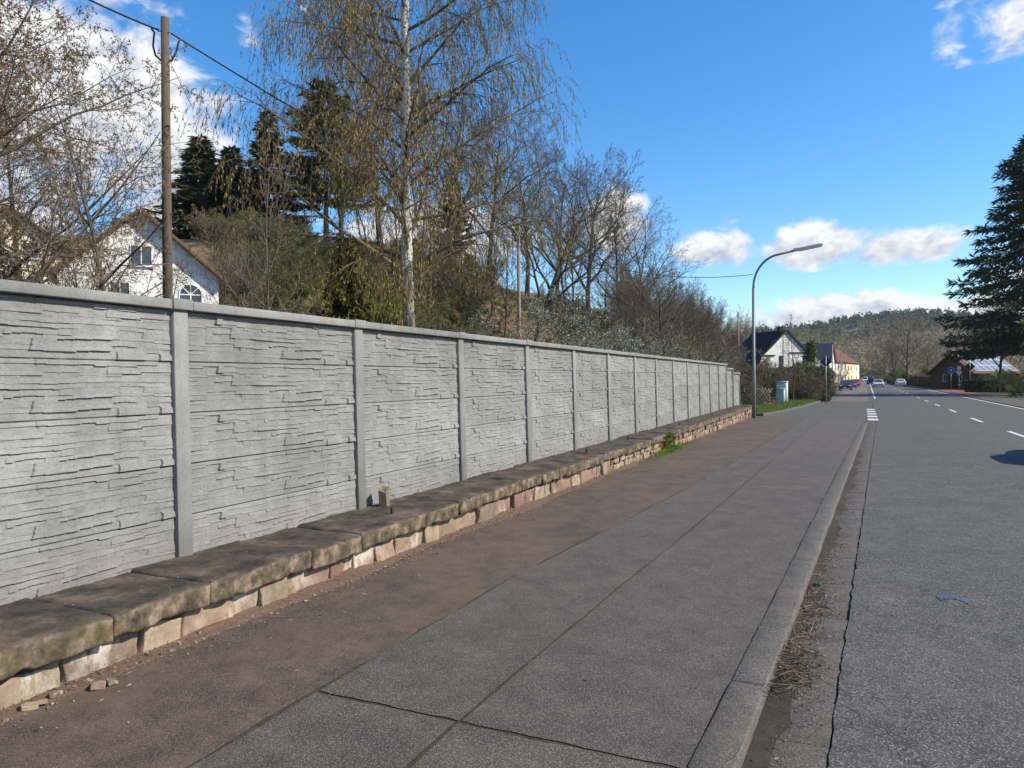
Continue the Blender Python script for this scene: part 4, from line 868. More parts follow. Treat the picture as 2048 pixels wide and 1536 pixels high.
# woodpile / brushwood heap behind lattice
# ------------------------------------------------------------------ houses
def house(name, label, loc, rz, W_, L_, eave, ridge, wm, rm, over=.45, rt_=.16, wins=(), chim=(), doors=(), cat='house', trim=None):
    e = empty(name, loc, rz, label, cat); h = W_ / 2
    prof = [(-h, 0, -.6), (h, 0, -.6), (h, 0, eave), (0, 0, ridge), (-h, 0, eave)]
    MB().prism(prof, (0, L_, 0)).build('wall', wm, e)
    sl_ = math.atan2(ridge - eave, h); rl = math.hypot(h, ridge - eave) + over
    for s in (-1, 1):
        n = Vector((s * math.sin(sl_), 0, math.cos(sl_))); a = Vector((0, -over, ridge)) + n * .02; b = a + Vector((s * math.cos(sl_), 0, -math.sin(sl_))) * rl
        sd = MB().prism([a, b, b + n * rt_, a + n * rt_ + Vector((0, 0, .0))], (0, L_ + 2 * over, 0)).build('roof', rm, e)
        if trim: MB().prism([a - Vector((0, .02, 0)) - n * .02, b - Vector((0, .02, 0)) - n * .02, b - Vector((0, .02, 0)) + n * rt_ * .6, a - Vector((0, .02, 0)) + n * rt_ * .6], (0, -.03, 0)).build('bargeboard', trim, e)
    for wn in wins:
        side, x, z, ww, wh = wn[:5]; kind = wn[5] if len(wn) > 5 else 'rect'
        fr = MB(); gl = MB()
        if side == 'g': T = lambda a, b, c: (x + a, -c, z + b)       # gable: along x
        else:
            sx_ = 1 if side == 'r' else -1; T = lambda a, b, c, sx_=sx_: (sx_ * (h + c), x + a, z + b)
        def bx(mb, a0_, a1_, b0_, b1_, c0_, c1_): mb.add([T(a, b, c) for a in (a0_, a1_) for b in (b0_, b1_) for c in (c0_, c1_)], [(0, 1, 3, 2), (4, 6, 7, 5), (0, 4, 5, 1), (2, 3, 7, 6), (0, 2, 6, 4), (1, 5, 7, 3)])
        if kind == 'arch':
            pts = [(ww / 2 * math.cos(math.pi * k / 16), ww / 2 * math.sin(math.pi * k / 16)) for k in range(17)]
            gl.prism([T(a, b + wh * .0, .012) for a, b in pts] + [T(-ww / 2, -wh, .012), T(ww / 2, -wh, .012)], Vector(T(0, 0, .02)) - Vector(T(0, 0, .012)))
            for k in range(16): (a1, b1), (a2, b2) = pts[k], pts[k + 1]; fr.prism([T(a1, b1, .01), T(a2, b2, .01), T(a2 * 1.12, b2 * 1.12, .01), T(a1 * 1.12, b1 * 1.12, .01)], Vector(T(0, 0, .05)) - Vector(T(0, 0, .01)))
            for k in (4, 8, 12): a1, b1 = pts[k]; q = Vector((-b1, a1)).normalized() * .022; fr.prism([T(q.x, q.y, .015), T(-q.x, -q.y, .015), T(a1 - q.x, b1 - q.y, .015), T(a1 + q.x, b1 + q.y, .015)], Vector(T(0, 0, .04)) - Vector(T(0, 0, .015)))
            bx(fr, -ww / 2, ww / 2, -.03, .03, .015, .045)
            for a in (-ww / 2 - .03, 0, ww / 2 + .03): bx(fr, a - .03, a + .03, -wh, 0, .014, .046)
        else:
            bx(gl, -ww / 2, ww / 2, -wh / 2, wh / 2, .005, .012); t = .05
            for a in (-ww / 2, 0, ww / 2): bx(fr, a - t / 2, a + t / 2, -wh / 2 - t / 2, wh / 2 + t / 2, .006, .05)
            for b in (-wh / 2, wh / 2): bx(fr, -ww / 2, ww / 2, b - t / 2, b + t / 2, .007, .047)
            bx(fr, -ww / 2 - .08, ww / 2 + .08, -wh / 2 - .1, -wh / 2 - .03, .008, .12)
        o = fr.build('window', m_frame, e); gl.build('pane', m_glass, o)
    for (x, z, ww, wh) in doors: MB().box((x, -.03, z), (ww, .06, wh)).build('door', m_dark, e)
    for (x, y, top, s) in chim: MB().box((x, y, top - .9), (s, s, 1.8)).build('chimney', m_slate, e); 
    return e
hp = G(285, 38); house('white_house', 'white rendered house with red tiled gable roof and arched window behind the fence', (hp.x, hp.y, hp.z - .2), R(51), 7.5, 9, 7.2, 10.45, m_render_w, m_redtile, .5, .14,
    wins=[('g', 2.35, 6.25, 1.05, .75, 'arch'), ('g', .0, 8.2, 1.0, 1.0), ('g', -1.0, 6.2, .9, 1.1)], chim=[(-1.2, 5, 11, .6)], trim=m_pole)
hp = G(20, 47); house('cream_house', 'cream house with red tiled roof behind the alder at the left', (hp.x, hp.y, hp.z - .2), R(60), 7.5, 10, 4.2, 7.0, m_render_c, m_redtile, .5, .14, wins=[('g', 1.2, 4.4, .9, 1.0), ('g', -1.2, 4.4, .9, 1.0)], trim=m_pole)
hp = G(558, 43); e = empty('garden_shed', hp, R(40), 'small pale grey garden shed among bushes on the slope', 'shed'); MB().box((0, 0, .9), (2.0, 1.6, 2.0)).build('wall', m_cab, e); MB().box((0, 0, 1.95), (2.3, 1.9, .1)).build('roof', m_slate, e); MB().box((.2, -.82, .85), (.7, .05, 1.6)).build('door', m_timber, e)
hp = at(1557, 760, 90); wh = house('gable_house', 'white gable house with slate roof, wall ladder and balcony beyond the hedge', (hp.x + .9, hp.y, -.2), R(43), 8.8, 6.0, 3.7, 7.5, m_render_w, m_slate, .25, .22, wins=[], doors=[(-.75, 3.75, .55, 1.5)], chim=[(-.35, .7, 8.15, .4), (.6, 1.5, 8.1, .45)])
m = MB()
for x in (-.42, .42): m.tube([(x, -.06, 3.4), (x, -.06, 8.1)], .025, 6)
for z in np.arange(3.5, 8.0, .33): m.tube([(-.42, -.06, z), (.42, -.06, z)], .016, 5)
m.build('ladder', m_galv, wh)
m = MB()
for x in np.arange(-.3, 2.4, .22): m.box((x, -1.15, 3.4), (.035, .03, .95))
m.box((1.05, -1.15, 3.9), (2.8, .05, .05)); m.build('balcony_railing', m_steel, wh)
MB().box((-.4, -.85, 2.8), (5.2, 1.75, .2)).build('flat_roof', m_slate, wh); MB().box((-.4, -.8, 1.1), (4.9, 1.6, 3.3)).build('annex_wall', m_render_w, wh)
for (x0, z0, ln_) in ((-2.5, 4.55, 1.7), (2.0, 4.9, 3.0)): MB().box((x0, -.08, z0), (ln_, .14, .1)).build('ledge', m_slate, wh)
hp = at(1664, 760, 117); house('dark_building', 'building with dark corrugated roof behind the white gable house', (hp.x, hp.y + 2, -.2), R(84), 7, 9.0, 4.4, 7.2, m_render_w, m_corr, .3, .2, wins=[('g', 0, 3, 1, 1.2)], trim=m_signred)
hp = at(1681, 760, 150); house('yellow_house', 'pale yellow house with brown roof, nearer of the yellow ones along the street', (hp.x - 5.4, hp.y - 3, -.2), R(-13), 8, 11, 5.0, 8.2, m_render_c, m_browntile, .4, .2, wins=[('r', y, z, 1, 1.3) for y in (2, 5, 8, 11) for z in (1.6, 4)] + [('g', 1.8, 4, 1, 1.3), ('g', -1.8, 4, 1, 1.3)], chim=[(0, 4, 9, .6)])
hp = at(1697, 760, 188); house('yellow_house', 'bright yellow house with brown roof further along the street', (hp.x - 5, hp.y - 2, -.2), R(-13), 8, 12, 5.6, 9.0, m_render_y, m_browntile, .4, .2, wins=[('r', y, z, 1, 1.3) for y in (2, 5, 8) for z in (1.6, 4.2)] + [('g', 1.8, 4.2, 1, 1.3), ('g', 2.0, 1.7, 1, 1.3)], chim=[(0, 5, 10, .6)])
hp = at(1706, 760, 235); house('white_town_house', 'distant white house with dark red roof at the end of the street row', (hp.x - 4.6, hp.y - 2, -.2), R(-13), 8, 12, 6.2, 9.0, m_render_w, m_browntile, .4, .2, wins=[('g', 2.0, 4.4, 1, 1.3), ('g', 2.0, 1.8, 1, 1.3), ('g', -.5, 4.4, 1, 1.3)] + [('r', y, z, 1, 1.3) for y in (2, 5, 8) for z in (1.8, 4.4)])
hp = at(1928, 760, 104); sh = house('timber_house', 'brown timber house with solar panels on its red roof across the road', (hp.x - 1.5, hp.y, -.2), R(-50), 7.4, 8, 2.3, 4.9, m_timber, m_browntile, .5, .16, wins=[('g', -1, 1.6, .9, 1), ('g', 1.2, 1.6, .9, 1)], trim=m_redtile)
sl_ = math.atan2(4.9 - 2.3, 3.7); n_ = Vector((math.sin(sl_), 0, math.cos(sl_))); dn = Vector((math.cos(sl_), 0, -math.sin(sl_)))
pvm = None
for iy in range(7):
    for ix in range(3):
        a = Vector((0, .3 + iy * 1.08, 4.9)) + n_ * .2 + dn * (.3 + ix * 1.4); o = MB().prism([a, a + dn * 1.34, a + dn * 1.34 + n_ * .04, a + n_ * .04], (0, 1.02, 0)).build('solar_panel', m_frame, sh)
        a2 = a + n_ * .042 + dn * .05 + Vector((0, .05, 0)); MB().prism([a2, a2 + dn * 1.24, a2 + dn * 1.24 + n_ * .006, a2 + n_ * .006], (0, .92, 0)).build('solar_cells', m_pv, o)
# low white sheds and parked containers far on the right
hp = at(1852, 760, 200); e = empty('low_shed', (hp.x + 3, hp.y, -.2), R(-6), 'low grey flat-roofed shed behind the long brown hedge', 'shed'); MB().box((0, 0, 1.3), (9, 4, 2.7)).build('wall', m_render_w, e); MB().box((0, 0, 2.72), (9.5, 4.5, .16)).build('roof', m_slate, e)
# ------------------------------------------------------------------ cars
def make_car(name, label, loc, rz, body, kind='hatch', group=None):
    e = empty(name, loc, rz, label, 'car', group); L_ = 4.3 if kind != 'van' else 4.9; W_ = .88 if kind != 'van' else .95
    roof = 1.46 if kind != 'van' else 1.95
    low = [(-L_ / 2, .35), (-L_ / 2 + .05, .62), (-L_ / 2 + .35, .78), (-L_ / 2 + 1.15, .92), (L_ / 2 - .3, .98), (L_ / 2, .85), (L_ / 2, .35), (L_ / 2 - .2, .22), (-L_ / 2 + .2, .22)]
    if kind == 'van': low[2] = (-L_ / 2 + .2, .95); low[3] = (-L_ / 2 + .75, 1.05); low[4] = (L_ / 2 - .05, 1.1)
    top = [(-L_ / 2 + 1.05, .9), (-L_ / 2 + 1.85, roof - .04), (-L_ / 2 + 2.5, roof), (L_ / 2 - .75, roof - .05), (L_ / 2 - .12, .95)]
    if kind == 'sedan': top = [(-L_ / 2 + 1.15, .9), (-L_ / 2 + 1.9, roof - .05), (-L_ / 2 + 2.5, roof - .02), (L_ / 2 - 1.25, roof - .1), (L_ / 2 - .55, .95)]
    if kind == 'van': top = [(-L_ / 2 + .6, 1.02), (-L_ / 2 + 1.3, roof - .05), (-L_ / 2 + 1.8, roof), (L_ / 2 - .1, roof - .03), (L_ / 2 - .02, 1.05)]
    def loft(prof, xs, sc_):
        V = []; F_ = []; n = len(prof); cy = sum(p[0] for p in prof) / n; cz = sum(p[1] for p in prof) / n
        for x, s in zip(xs, sc_): V += [(x, cy + (p[0] - cy) * s, cz + (p[1] - cz) * s) for p in prof]
        for i in range(len(xs) - 1): F_ += [(i * n + k, i * n + (k + 1) % n, (i + 1) * n + (k + 1) % n, (i + 1) * n + k) for k in range(n)]
        F_ += [tuple(range(n)), tuple(range((len(xs) - 1) * n, len(xs) * n))]; return V, F_
    m = MB(); m.add(*loft(low, [-W_, -W_ * .93, -W_ * .6, W_ * .6, W_ * .93, W_], [.93, .985, 1, 1, .985, .93])); tw = W_ * .84
    V, F_ = loft(top, [-tw, -tw * .9, tw * .9, tw], [.96, 1, 1, .96])
    V = [(x * (1 - .16 * max(0, (z - .95) / .5)), y, z) for (x, y, z) in V]; m.add(V, F_); m.build('body', body, e, False)
    # windows: quads just proud of the cabin
    def pane(nm, pts, nrm): o = MB().prism([Vector(p) + Vector(nrm) * .012 for p in pts], Vector(nrm) * .006).build(nm, m_glass, e)
    def row(i, f, xs): a, b = top[i], top[i + 1]; y = a[0] + (b[0] - a[0]) * f; z = a[1] + (b[1] - a[1]) * f; w_ = tw * .86 * (1 - .16 * max(0, (z - .95) / .5)); return [(-w_, y, z), (w_, y, z)]
    a, b = row(0, .1, 0), row(0, .92, 0); pane('windscreen', [a[0], a[1], b[1], b[0]], (0, -.75, .6))
    a, b = row(3, .12, 0), row(3, .72, 0); pane('rear_window', [a[0], a[1], b[1], b[0]], (0, .8, .5))
    for s in (-1, 1):
        pts = []
        for (y, z) in [(top[0][0] + .3, 1.0 if kind != 'van' else 1.12), (top[1][0] + .12, roof - .13), (top[3][0] - .05, roof - .15), (top[4][0] - .25, 1.0 if kind != 'van' else 1.12)]: pts.append((s * tw * (1 - .16 * max(0, (z - .95) / .5)), y, z))
        pane('side_window', pts, (s * 1.0, 0, .1))
        for yy in (-L_ / 2 + .82, L_ / 2 - .8):
            wl = MB().tube([(s * (W_ - .2), yy, .31), (s * (W_ - .01), yy, .31)], .31, 18).build('wheel', m_tyre, e); MB().tube([(s * (W_ - .012), yy, .31), (s * (W_ + .004), yy, .31)], .2, 14).build('rim', m_rim, wl)
        V, Q = roundbox(.34, .1, .14, .04, (3, 2, 2), 0); link('headlight', npmesh('headlight', V, Q, mats=[m_lens], smooth=True), e, (s * W_ * .68, -L_ / 2 + .07, .66))
        link('tail_light', npmesh('tail_light', [(x * .8, y, z * 1.5) for x, y, z in V], Q, mats=[m_tail], smooth=True), e, (s * W_ * .76, L_ / 2 - .04, .82))
        MB().box((s * (W_ + .06), top[0][0] + .45, 1.0), (.16, .1, .12)).build('mirror', body, e)
    MB().box((0, -L_ / 2 - .005, .42), (.52, .02, .12)).build('number_plate', m_plate, e); MB().box((0, L_ / 2 + .005, .6), (.52, .02, .12)).build('number_plate', m_plate, e)
    MB().box((0, -L_ / 2 + .012, .56), (.9, .05, .1)).build('grille', m_dark, e)
    return e
c_navy = paint('navy_paint', (.012, .018, .035)); c_silver = paint('silver_paint', (.45, .46, .48)); c_white = paint('white_paint', (.75, .76, .77)); c_red = paint('red_paint', (.35, .02, .03)); c_maroon = paint('maroon_paint', (.1, .012, .02)); c_black = paint('black_paint', (.012, .012, .014))
def onroad(X, Y): return (X, Y, -.29)
make_car('parked_car', 'dark navy car parked at the end of the clipped hedge', onroad(.75, 117), R(-3), c_navy)
make_car('parked_car', 'maroon car parked just behind the navy car', onroad(1.7, 136), R(-2), c_maroon)
make_car('parked_car', 'bright red car parked behind the maroon car', onroad(2.6, 158), R(-2), c_red)
make_car('parked_car', 'second red car at the far end of the parked row', onroad(3.4, 185), R(-2), c_red)
make_car('moving_car', 'silver saloon coming along the road with headlights', onroad(6.3, 146), R(-2), c_silver, 'sedan')
make_car('moving_car', 'white hatchback driving away on the far lane', onroad(10.6, 158), R(178), c_white)
make_car('moving_car', 'black car coming along behind the silver saloon', onroad(7.0, 200), R(-2), c_black, 'van')
make_car('moving_car', 'dark car driving away ahead of the white hatchback', onroad(11.6, 205), R(178), c_navy)
make_car('delivery_van', 'white van far down the road', onroad(8.2, 285), R(-2), c_white, 'van')
make_car('moving_car', 'grey car passing on the far lane whose shadow falls on the near lane', (5.5, 19.4, -.19), R(178), c_silver)
# ------------------------------------------------------------------ hedges and right-hand greenery
def hedge(name, label, path, w_, h, m, n, leaf=.1, cat='hedge', seed=0, core=m_twig_dark, group=None):
    rg = np.random.RandomState(seed); e = empty(name, (path[0][0], path[0][1], -.28), 0, label, cat, group); O = np.array([path[0][0], path[0][1]])
    pts = np.array(path) - O; segs = np.diff(pts, axis=0); ls = np.linalg.norm(segs, axis=1); tot = ls.sum(); cb = MB()
    for a, b in zip(pts[:-1], pts[1:]):
        dv = (b - a) / np.linalg.norm(b - a); ang = math.atan2(dv[1], dv[0]); c_ = (a + b) / 2; cb.box((c_[0], c_[1], h * .45), (np.linalg.norm(b - a), w_ * .72, h * .9), ang)
    cb.build('branches', core, e)
    t = rg.uniform(0, tot, n); i = np.clip(np.searchsorted(np.cumsum(ls), t), 0, len(ls) - 1); f = t - np.concatenate([[0], np.cumsum(ls)])[i]; dv = segs[i] / ls[i][:, None]; P0 = pts[i] + dv * f[:, None]; nv = np.stack([-dv[:, 1], dv[:, 0]], -1)
    s = rg.uniform(-1, 1, n); z = rg.uniform(0, 1, n); face = rg.random_sample(n); s = np.where(face < .62, np.sign(s) * (1 - rg.exponential(.06, n)), s); z = np.where(face >= .62, 1 - rg.exponential(.05, n), z)
    bul = 1 + .16 * (vnoise(t * 1.1, z * 2.0, seed) - .5) * 2; zz = np.clip(z, 0, 1) * h * (1 + .09 * (vnoise(t * .9, t * 0, seed + 1) - .5) * 2)
    pos = np.stack([P0[:, 0] + nv[:, 0] * s * w_ / 2 * bul, P0[:, 1] + nv[:, 1] * s * w_ / 2 * bul, zz], -1) + rg.normal(size=(n, 3)) * .035
    # cap both ends
    k = n // 14
    for endp, dd in ((pts[0], -segs[0] / ls[0]), (pts[-1], segs[-1] / ls[-1])):
        q = rg.uniform(-1, 1, k); nvv = np.array([-dd[1], dd[0]]); ex = np.stack([endp[0] + nvv[0] * q * w_ / 2 + dd[0] * .06, endp[1] + nvv[1] * q * w_ / 2 + dd[1] * .06, rg.uniform(0, h, k)], -1) + rg.normal(size=(k, 3)) * .04; pos = np.concatenate([pos, ex])
    V, Q = cards(pos, rg.normal(size=(len(pos), 3)), leaf * rg.uniform(.6, 1.4, len(pos)), leaf * .7 * rg.uniform(.6, 1.4, len(pos)), rg)
    link('foliage', npmesh('foliage', V, Q, mats=[m]), e); return e
q = at(1926, 760, 85); q2 = at(2002, 760, 85)
hedge('clipped_hedge', 'low dark evergreen hedge clipped as a box beside the blue cycle sign', [(q.x + .8, q.y + .4), (q2.x, q2.y + 1)], 1.6, 1.45, m_hedge, 9000, .11, seed=1)
hb = [(at(1893, 760, 104)), at(1858, 760, 120), at(1822, 760, 150), at(1795, 760, 185)]
hedge('beech_hedge', 'long brown beech hedge along the far pavement', [(v.x + 1.0, v.y) for v in hb], 1.8, 2.2, m_beech, 26000, .16, seed=2)
q = at(1640, 760, 60)
hedge('privet_hedge', 'tall green privet hedge behind the diamond sign, by the parked navy car', [(-1.7, 62), (-1.9, 75), (-1.6, 92)], 2.0, 2.55, m_hedge, 26000, .1, seed=3)
hedge('privet_hedge', 'dark green shrub hedge in front of the white gable house', [(-9.5, 66), (-3.4, 62.5)], 2.0, 2.5, m_hedge, 15000, .13, seed=4)
def brushheap(): 
    pass
for (px, d, s, me, lab) in [(1590, 56, .95, scrubA, 'bare brown bush between the cabinets and the diamond sign'), (1612, 55, .9, scrubB, 'dense twiggy bush left of the diamond sign'), (1632, 57, .85, scrubA, 'bare twiggy bush right beside the diamond sign'), (1540, 58, .95, scrubO, 'olive-leaved bush below the white gable house'), (1600, 62, 1.15, scrubO, 'olive-leaved bush in front of the gable house ladder'), (1500, 50, .75, scrubB, 'brown bush over the lattice fence'), (1525, 55, .8, scrubA, 'bare bush behind the lattice fence')]:
    p = at(px, 760, d); plant('roadside_bush', me, (p.x, p.y, -.25), px, s, lab, 'bush', None, ('stems', 'crown'))
p = at(1585, 760, 53); plant('young_tree', hazelA, (p.x, p.y, -.25), 0, .95, 'thin leaning young tree above the utility cabinets')
bl = tree_meshes('magnolia', 63, P_bl, 2.6, .035, m_bark, m_twig_grey, stems=4, spread=.5, card=[dict(mat=m_blossom, per=1, ln=.13, wd=.1, lv=(2, 3), jit=1, off=.05)])
p = at(1607, 760, 70); plant('blossom_tree', bl, (p.x, p.y, -.25), 0, 1.35, 'white blossoming small tree at the corner of the white gable house')
gc = conifer('green_conifer', 18, 6.5, 2.0, 90, m_olive, .4, .15, 90); p = at(1622, 760, 84); plant('cypress_tree', gc, (p.x, p.y, -.25), 0, (1, 1, .95), 'yellow-green conifer right of the white gable house')
# trees across the road
for (px, d, s, me, lab) in [(1815, 150, 1.05, oakA, 'tall bare tree rising behind the long beech hedge'), (1790, 175, .85, oakB, 'bare street tree beyond the beech hedge'), (1770, 230, .8, oakA, 'far bare street tree above the white hatchback'), (1850, 170, .8, oakB, 'bare tree behind the low shed'), (1995, 84, .95, oakB, 'bare tree with spreading limbs behind the tall spruce')]:
    p = at(px, 760, d); plant('bare_tree', me, (p.x, p.y, -.25), px, s, lab)
for k, (px, d, s) in enumerate([(1785, 190, 1.6), (1800, 165, 1.3), (1735, 330, 2.2), (1750, 300, 1.8), (1718, 340, 2.2), (1870, 150, 1.5)]):
    p = at(px, 760, d); plant('yellow_green_bush', scrubO, (p.x, p.y, -.25), k, s, 'yellow-green budding bush at the far end of the road', 'bush', 'budding bushes at the far end of the road', ('stems', 'crown'))
for k, (px, d, s) in enumerate([(2030, 80, .9), (2010, 95, 1.0), (2048, 64, .8), (1985, 100, .8)]):
    p = at(px, 760, d); plant('roadside_shrub', scrubO, (p.x, p.y, -.25), k, s, 'olive shrub under the tall spruce across the road', 'bush', 'shrubs under the tall spruce', ('stems', 'crown'))
# plank fence far right
q = at(2003, 760, 82); e = empty('plank_fence', (q.x, q.y, -.28), R(10), 'dark weathered plank fence right of the clipped hedge', 'fence')
pl = MB().box((0, 0, .65), (.16, .03, 1.3)).mesh('plank', m_timber)
for k in range(40): link('plank', pl, e, (k * .19, 0, 0))
MB().box((3.8, .05, 1.0), (7.7, .05, .09)).build('rail', m_timber, e); MB().box((3.8, .05, .35), (7.7, .05, .09)).build('rail', m_timber, e)
# ------------------------------------------------------------------ grass, litter, weeds
def grass(name, polyfn, n, h, m, seed, kind='stuff', label=None):
    rg = np.random.RandomState(seed); pos = polyfn(rg, n); n = len(pos); d = rg.normal(size=(n, 3)) * .35 + np.array([0, 0, 1.0])
    V, Q = cards(pos, d, h * rg.uniform(.5, 1.5, n), .012 + .01 * rg.random_sample(n), rg); return tag(link(name, npmesh(name, V, Q, mats=[m])), kind=kind)
gpoly = [(-4.3, 37.9), (-3.6, 38.0), (-2.95, 42.5), (-2.2, 50), (-1.5, 60), (-1.5, 63), (-9, 63), (-9, 46), (-4.9, 44)]
V = [(x, y, -.2) for x, y in gpoly]
tag(MB().add(V + [(x, y, -.4) for x, y in gpoly], [tuple(range(len(gpoly)))] + [(i, i + len(gpoly), (i + 1) % len(gpoly) + len(gpoly), (i + 1) % len(gpoly)) for i in range(len(gpoly))]).build('grass_verge', m_lawn), kind='structure')
def inpoly(x, y, poly):
    c = np.zeros(len(x), bool); n = len(poly)
    for i in range(n):
        x1, y1 = poly[i]; x2, y2 = poly[(i + 1) % n]; cond = ((y1 > y) != (y2 > y)) & (x < (x2 - x1) * (y - y1) / (y2 - y1 + 1e-12) + x1); c ^= cond
    return c
def gp(rg, n): x = rg.uniform(-9, -1.4, n); y = rg.uniform(37.9, 63, n); k = inpoly(x, y, gpoly); return np.stack([x, y, np.full(n, -.2)], -1)[k]
grass('grass', gp, 40000, .18, m_grass, 1); grass('dry_grass', gp, 3500, .2, m_dry, 2)
def verge_kerb(k): return None
kk = empty('verge_kerb'); tag(kk, kind='structure')
for (x1, y1), (x2, y2) in zip(gpoly[0:5], gpoly[1:6]):
    L_ = math.hypot(x2 - x1, y2 - y1); o = MB().box((0, 0, 0), (.14, L_, .14)).build('kerb_edge', m_kerb, kk, loc=((x1 + x2) / 2 + .05, (y1 + y2) / 2, -.25)); o.rotation_euler = (0, 0, math.atan2(-(x2 - x1), y2 - y1))
# hill undergrowth: twiggy scrub nobody could count
def under(rg, n):
    px = rg.uniform(430, 1580, n); d = rg.uniform(22, 70, n) + np.clip(px - 1250, 0, 400) * .3; f = np.array(fw); r_ = np.array(rt)
    P0 = np.array(CAM) + f * d[:, None] + r_ * ((px - 1024) / F * d)[:, None]; x, y = P0[:, 0], P0[:, 1]; k = x < -7; x, y = x[k], y[k]; return np.stack([x, y, terrain(x, y)], -1)
def scrubfield(name, n, h, wd, m, seed, nb=4):
    rg = np.random.RandomState(seed); p = under(rg, n); p = np.repeat(p, nb, 0); n = len(p); d = rg.normal(size=(n, 3)) * .55 + np.array([0, 0, .8]); V, Q = cards(p, d, h * rg.uniform(.4, 1.4, n), wd * rg.uniform(.7, 1.4, n), rg); tag(link(name, npmesh(name, V, Q, mats=[m])), kind='stuff')
scrubfield('undergrowth', 13000, 1.1, .022, m_twig_grey, 3, 5); scrubfield('bramble_cover', 9000, .55, .05, m_beech, 4, 5); scrubfield('ivy_cover', 9000, .34, .15, m_olive, 6, 6); scrubfield('spring_shoots', 3500, .3, .14, m_green, 16, 5)
# brushwood lying on the bare slope
rng = random.Random(15); m = MB(); c0 = G(1105, 55)
for k in range(170):
    x = c0.x + rng.gauss(0, 3.0); y = c0.y + rng.gauss(0, 3.2); z = tz(x, y) + .15; a = rng.uniform(-.5, .9); L_ = rng.uniform(1, 4.2); r_ = rng.uniform(.012, .055); dx, dy = math.cos(a) * L_ / 2, math.sin(a) * L_ / 2
    p0 = (x - dx, y - dy, tz(x - dx, y - dy) + rng.uniform(.08, .4)); p1_ = (x + dx, y + dy, tz(x + dx, y + dy) + rng.uniform(.08, .5)); mid = ((p0[0] + p1_[0]) / 2, (p0[1] + p1_[1]) / 2, (p0[2] + p1_[2]) / 2 + rng.uniform(-.05, .25)); m.tube([p0, mid, p1_], [r_, r_ * .8, r_ * .4], 5, False)
tag(m.build('brushwood', mat('brushwood', (.2, .15, .1), (.13, .09, .06), 3, .9)), kind='stuff')
# heap of brush behind lattice fence
rg = np.random.RandomState(9); c0 = at(1500, 760, 49); n = 5000; a = rg.uniform(0, 6.28, n); r_ = np.sqrt(rg.random_sample(n)); x = c0.x - .6 + 2.4 * r_ * np.cos(a); y = c0.y + 1.6 * r_ * np.sin(a); z = -.25 + 1.75 * (1 - r_ ** 2) * rg.random_sample(n)
V, Q = cards(np.stack([x, y, z], -1), rg.normal(size=(n, 3)) * np.array([1, 1, .35]), .55 * rg.uniform(.4, 1.3, n), .02, rg); tag(link('brush_heap', npmesh('brush_heap', V, Q, mats=[m_twig])), kind='stuff')
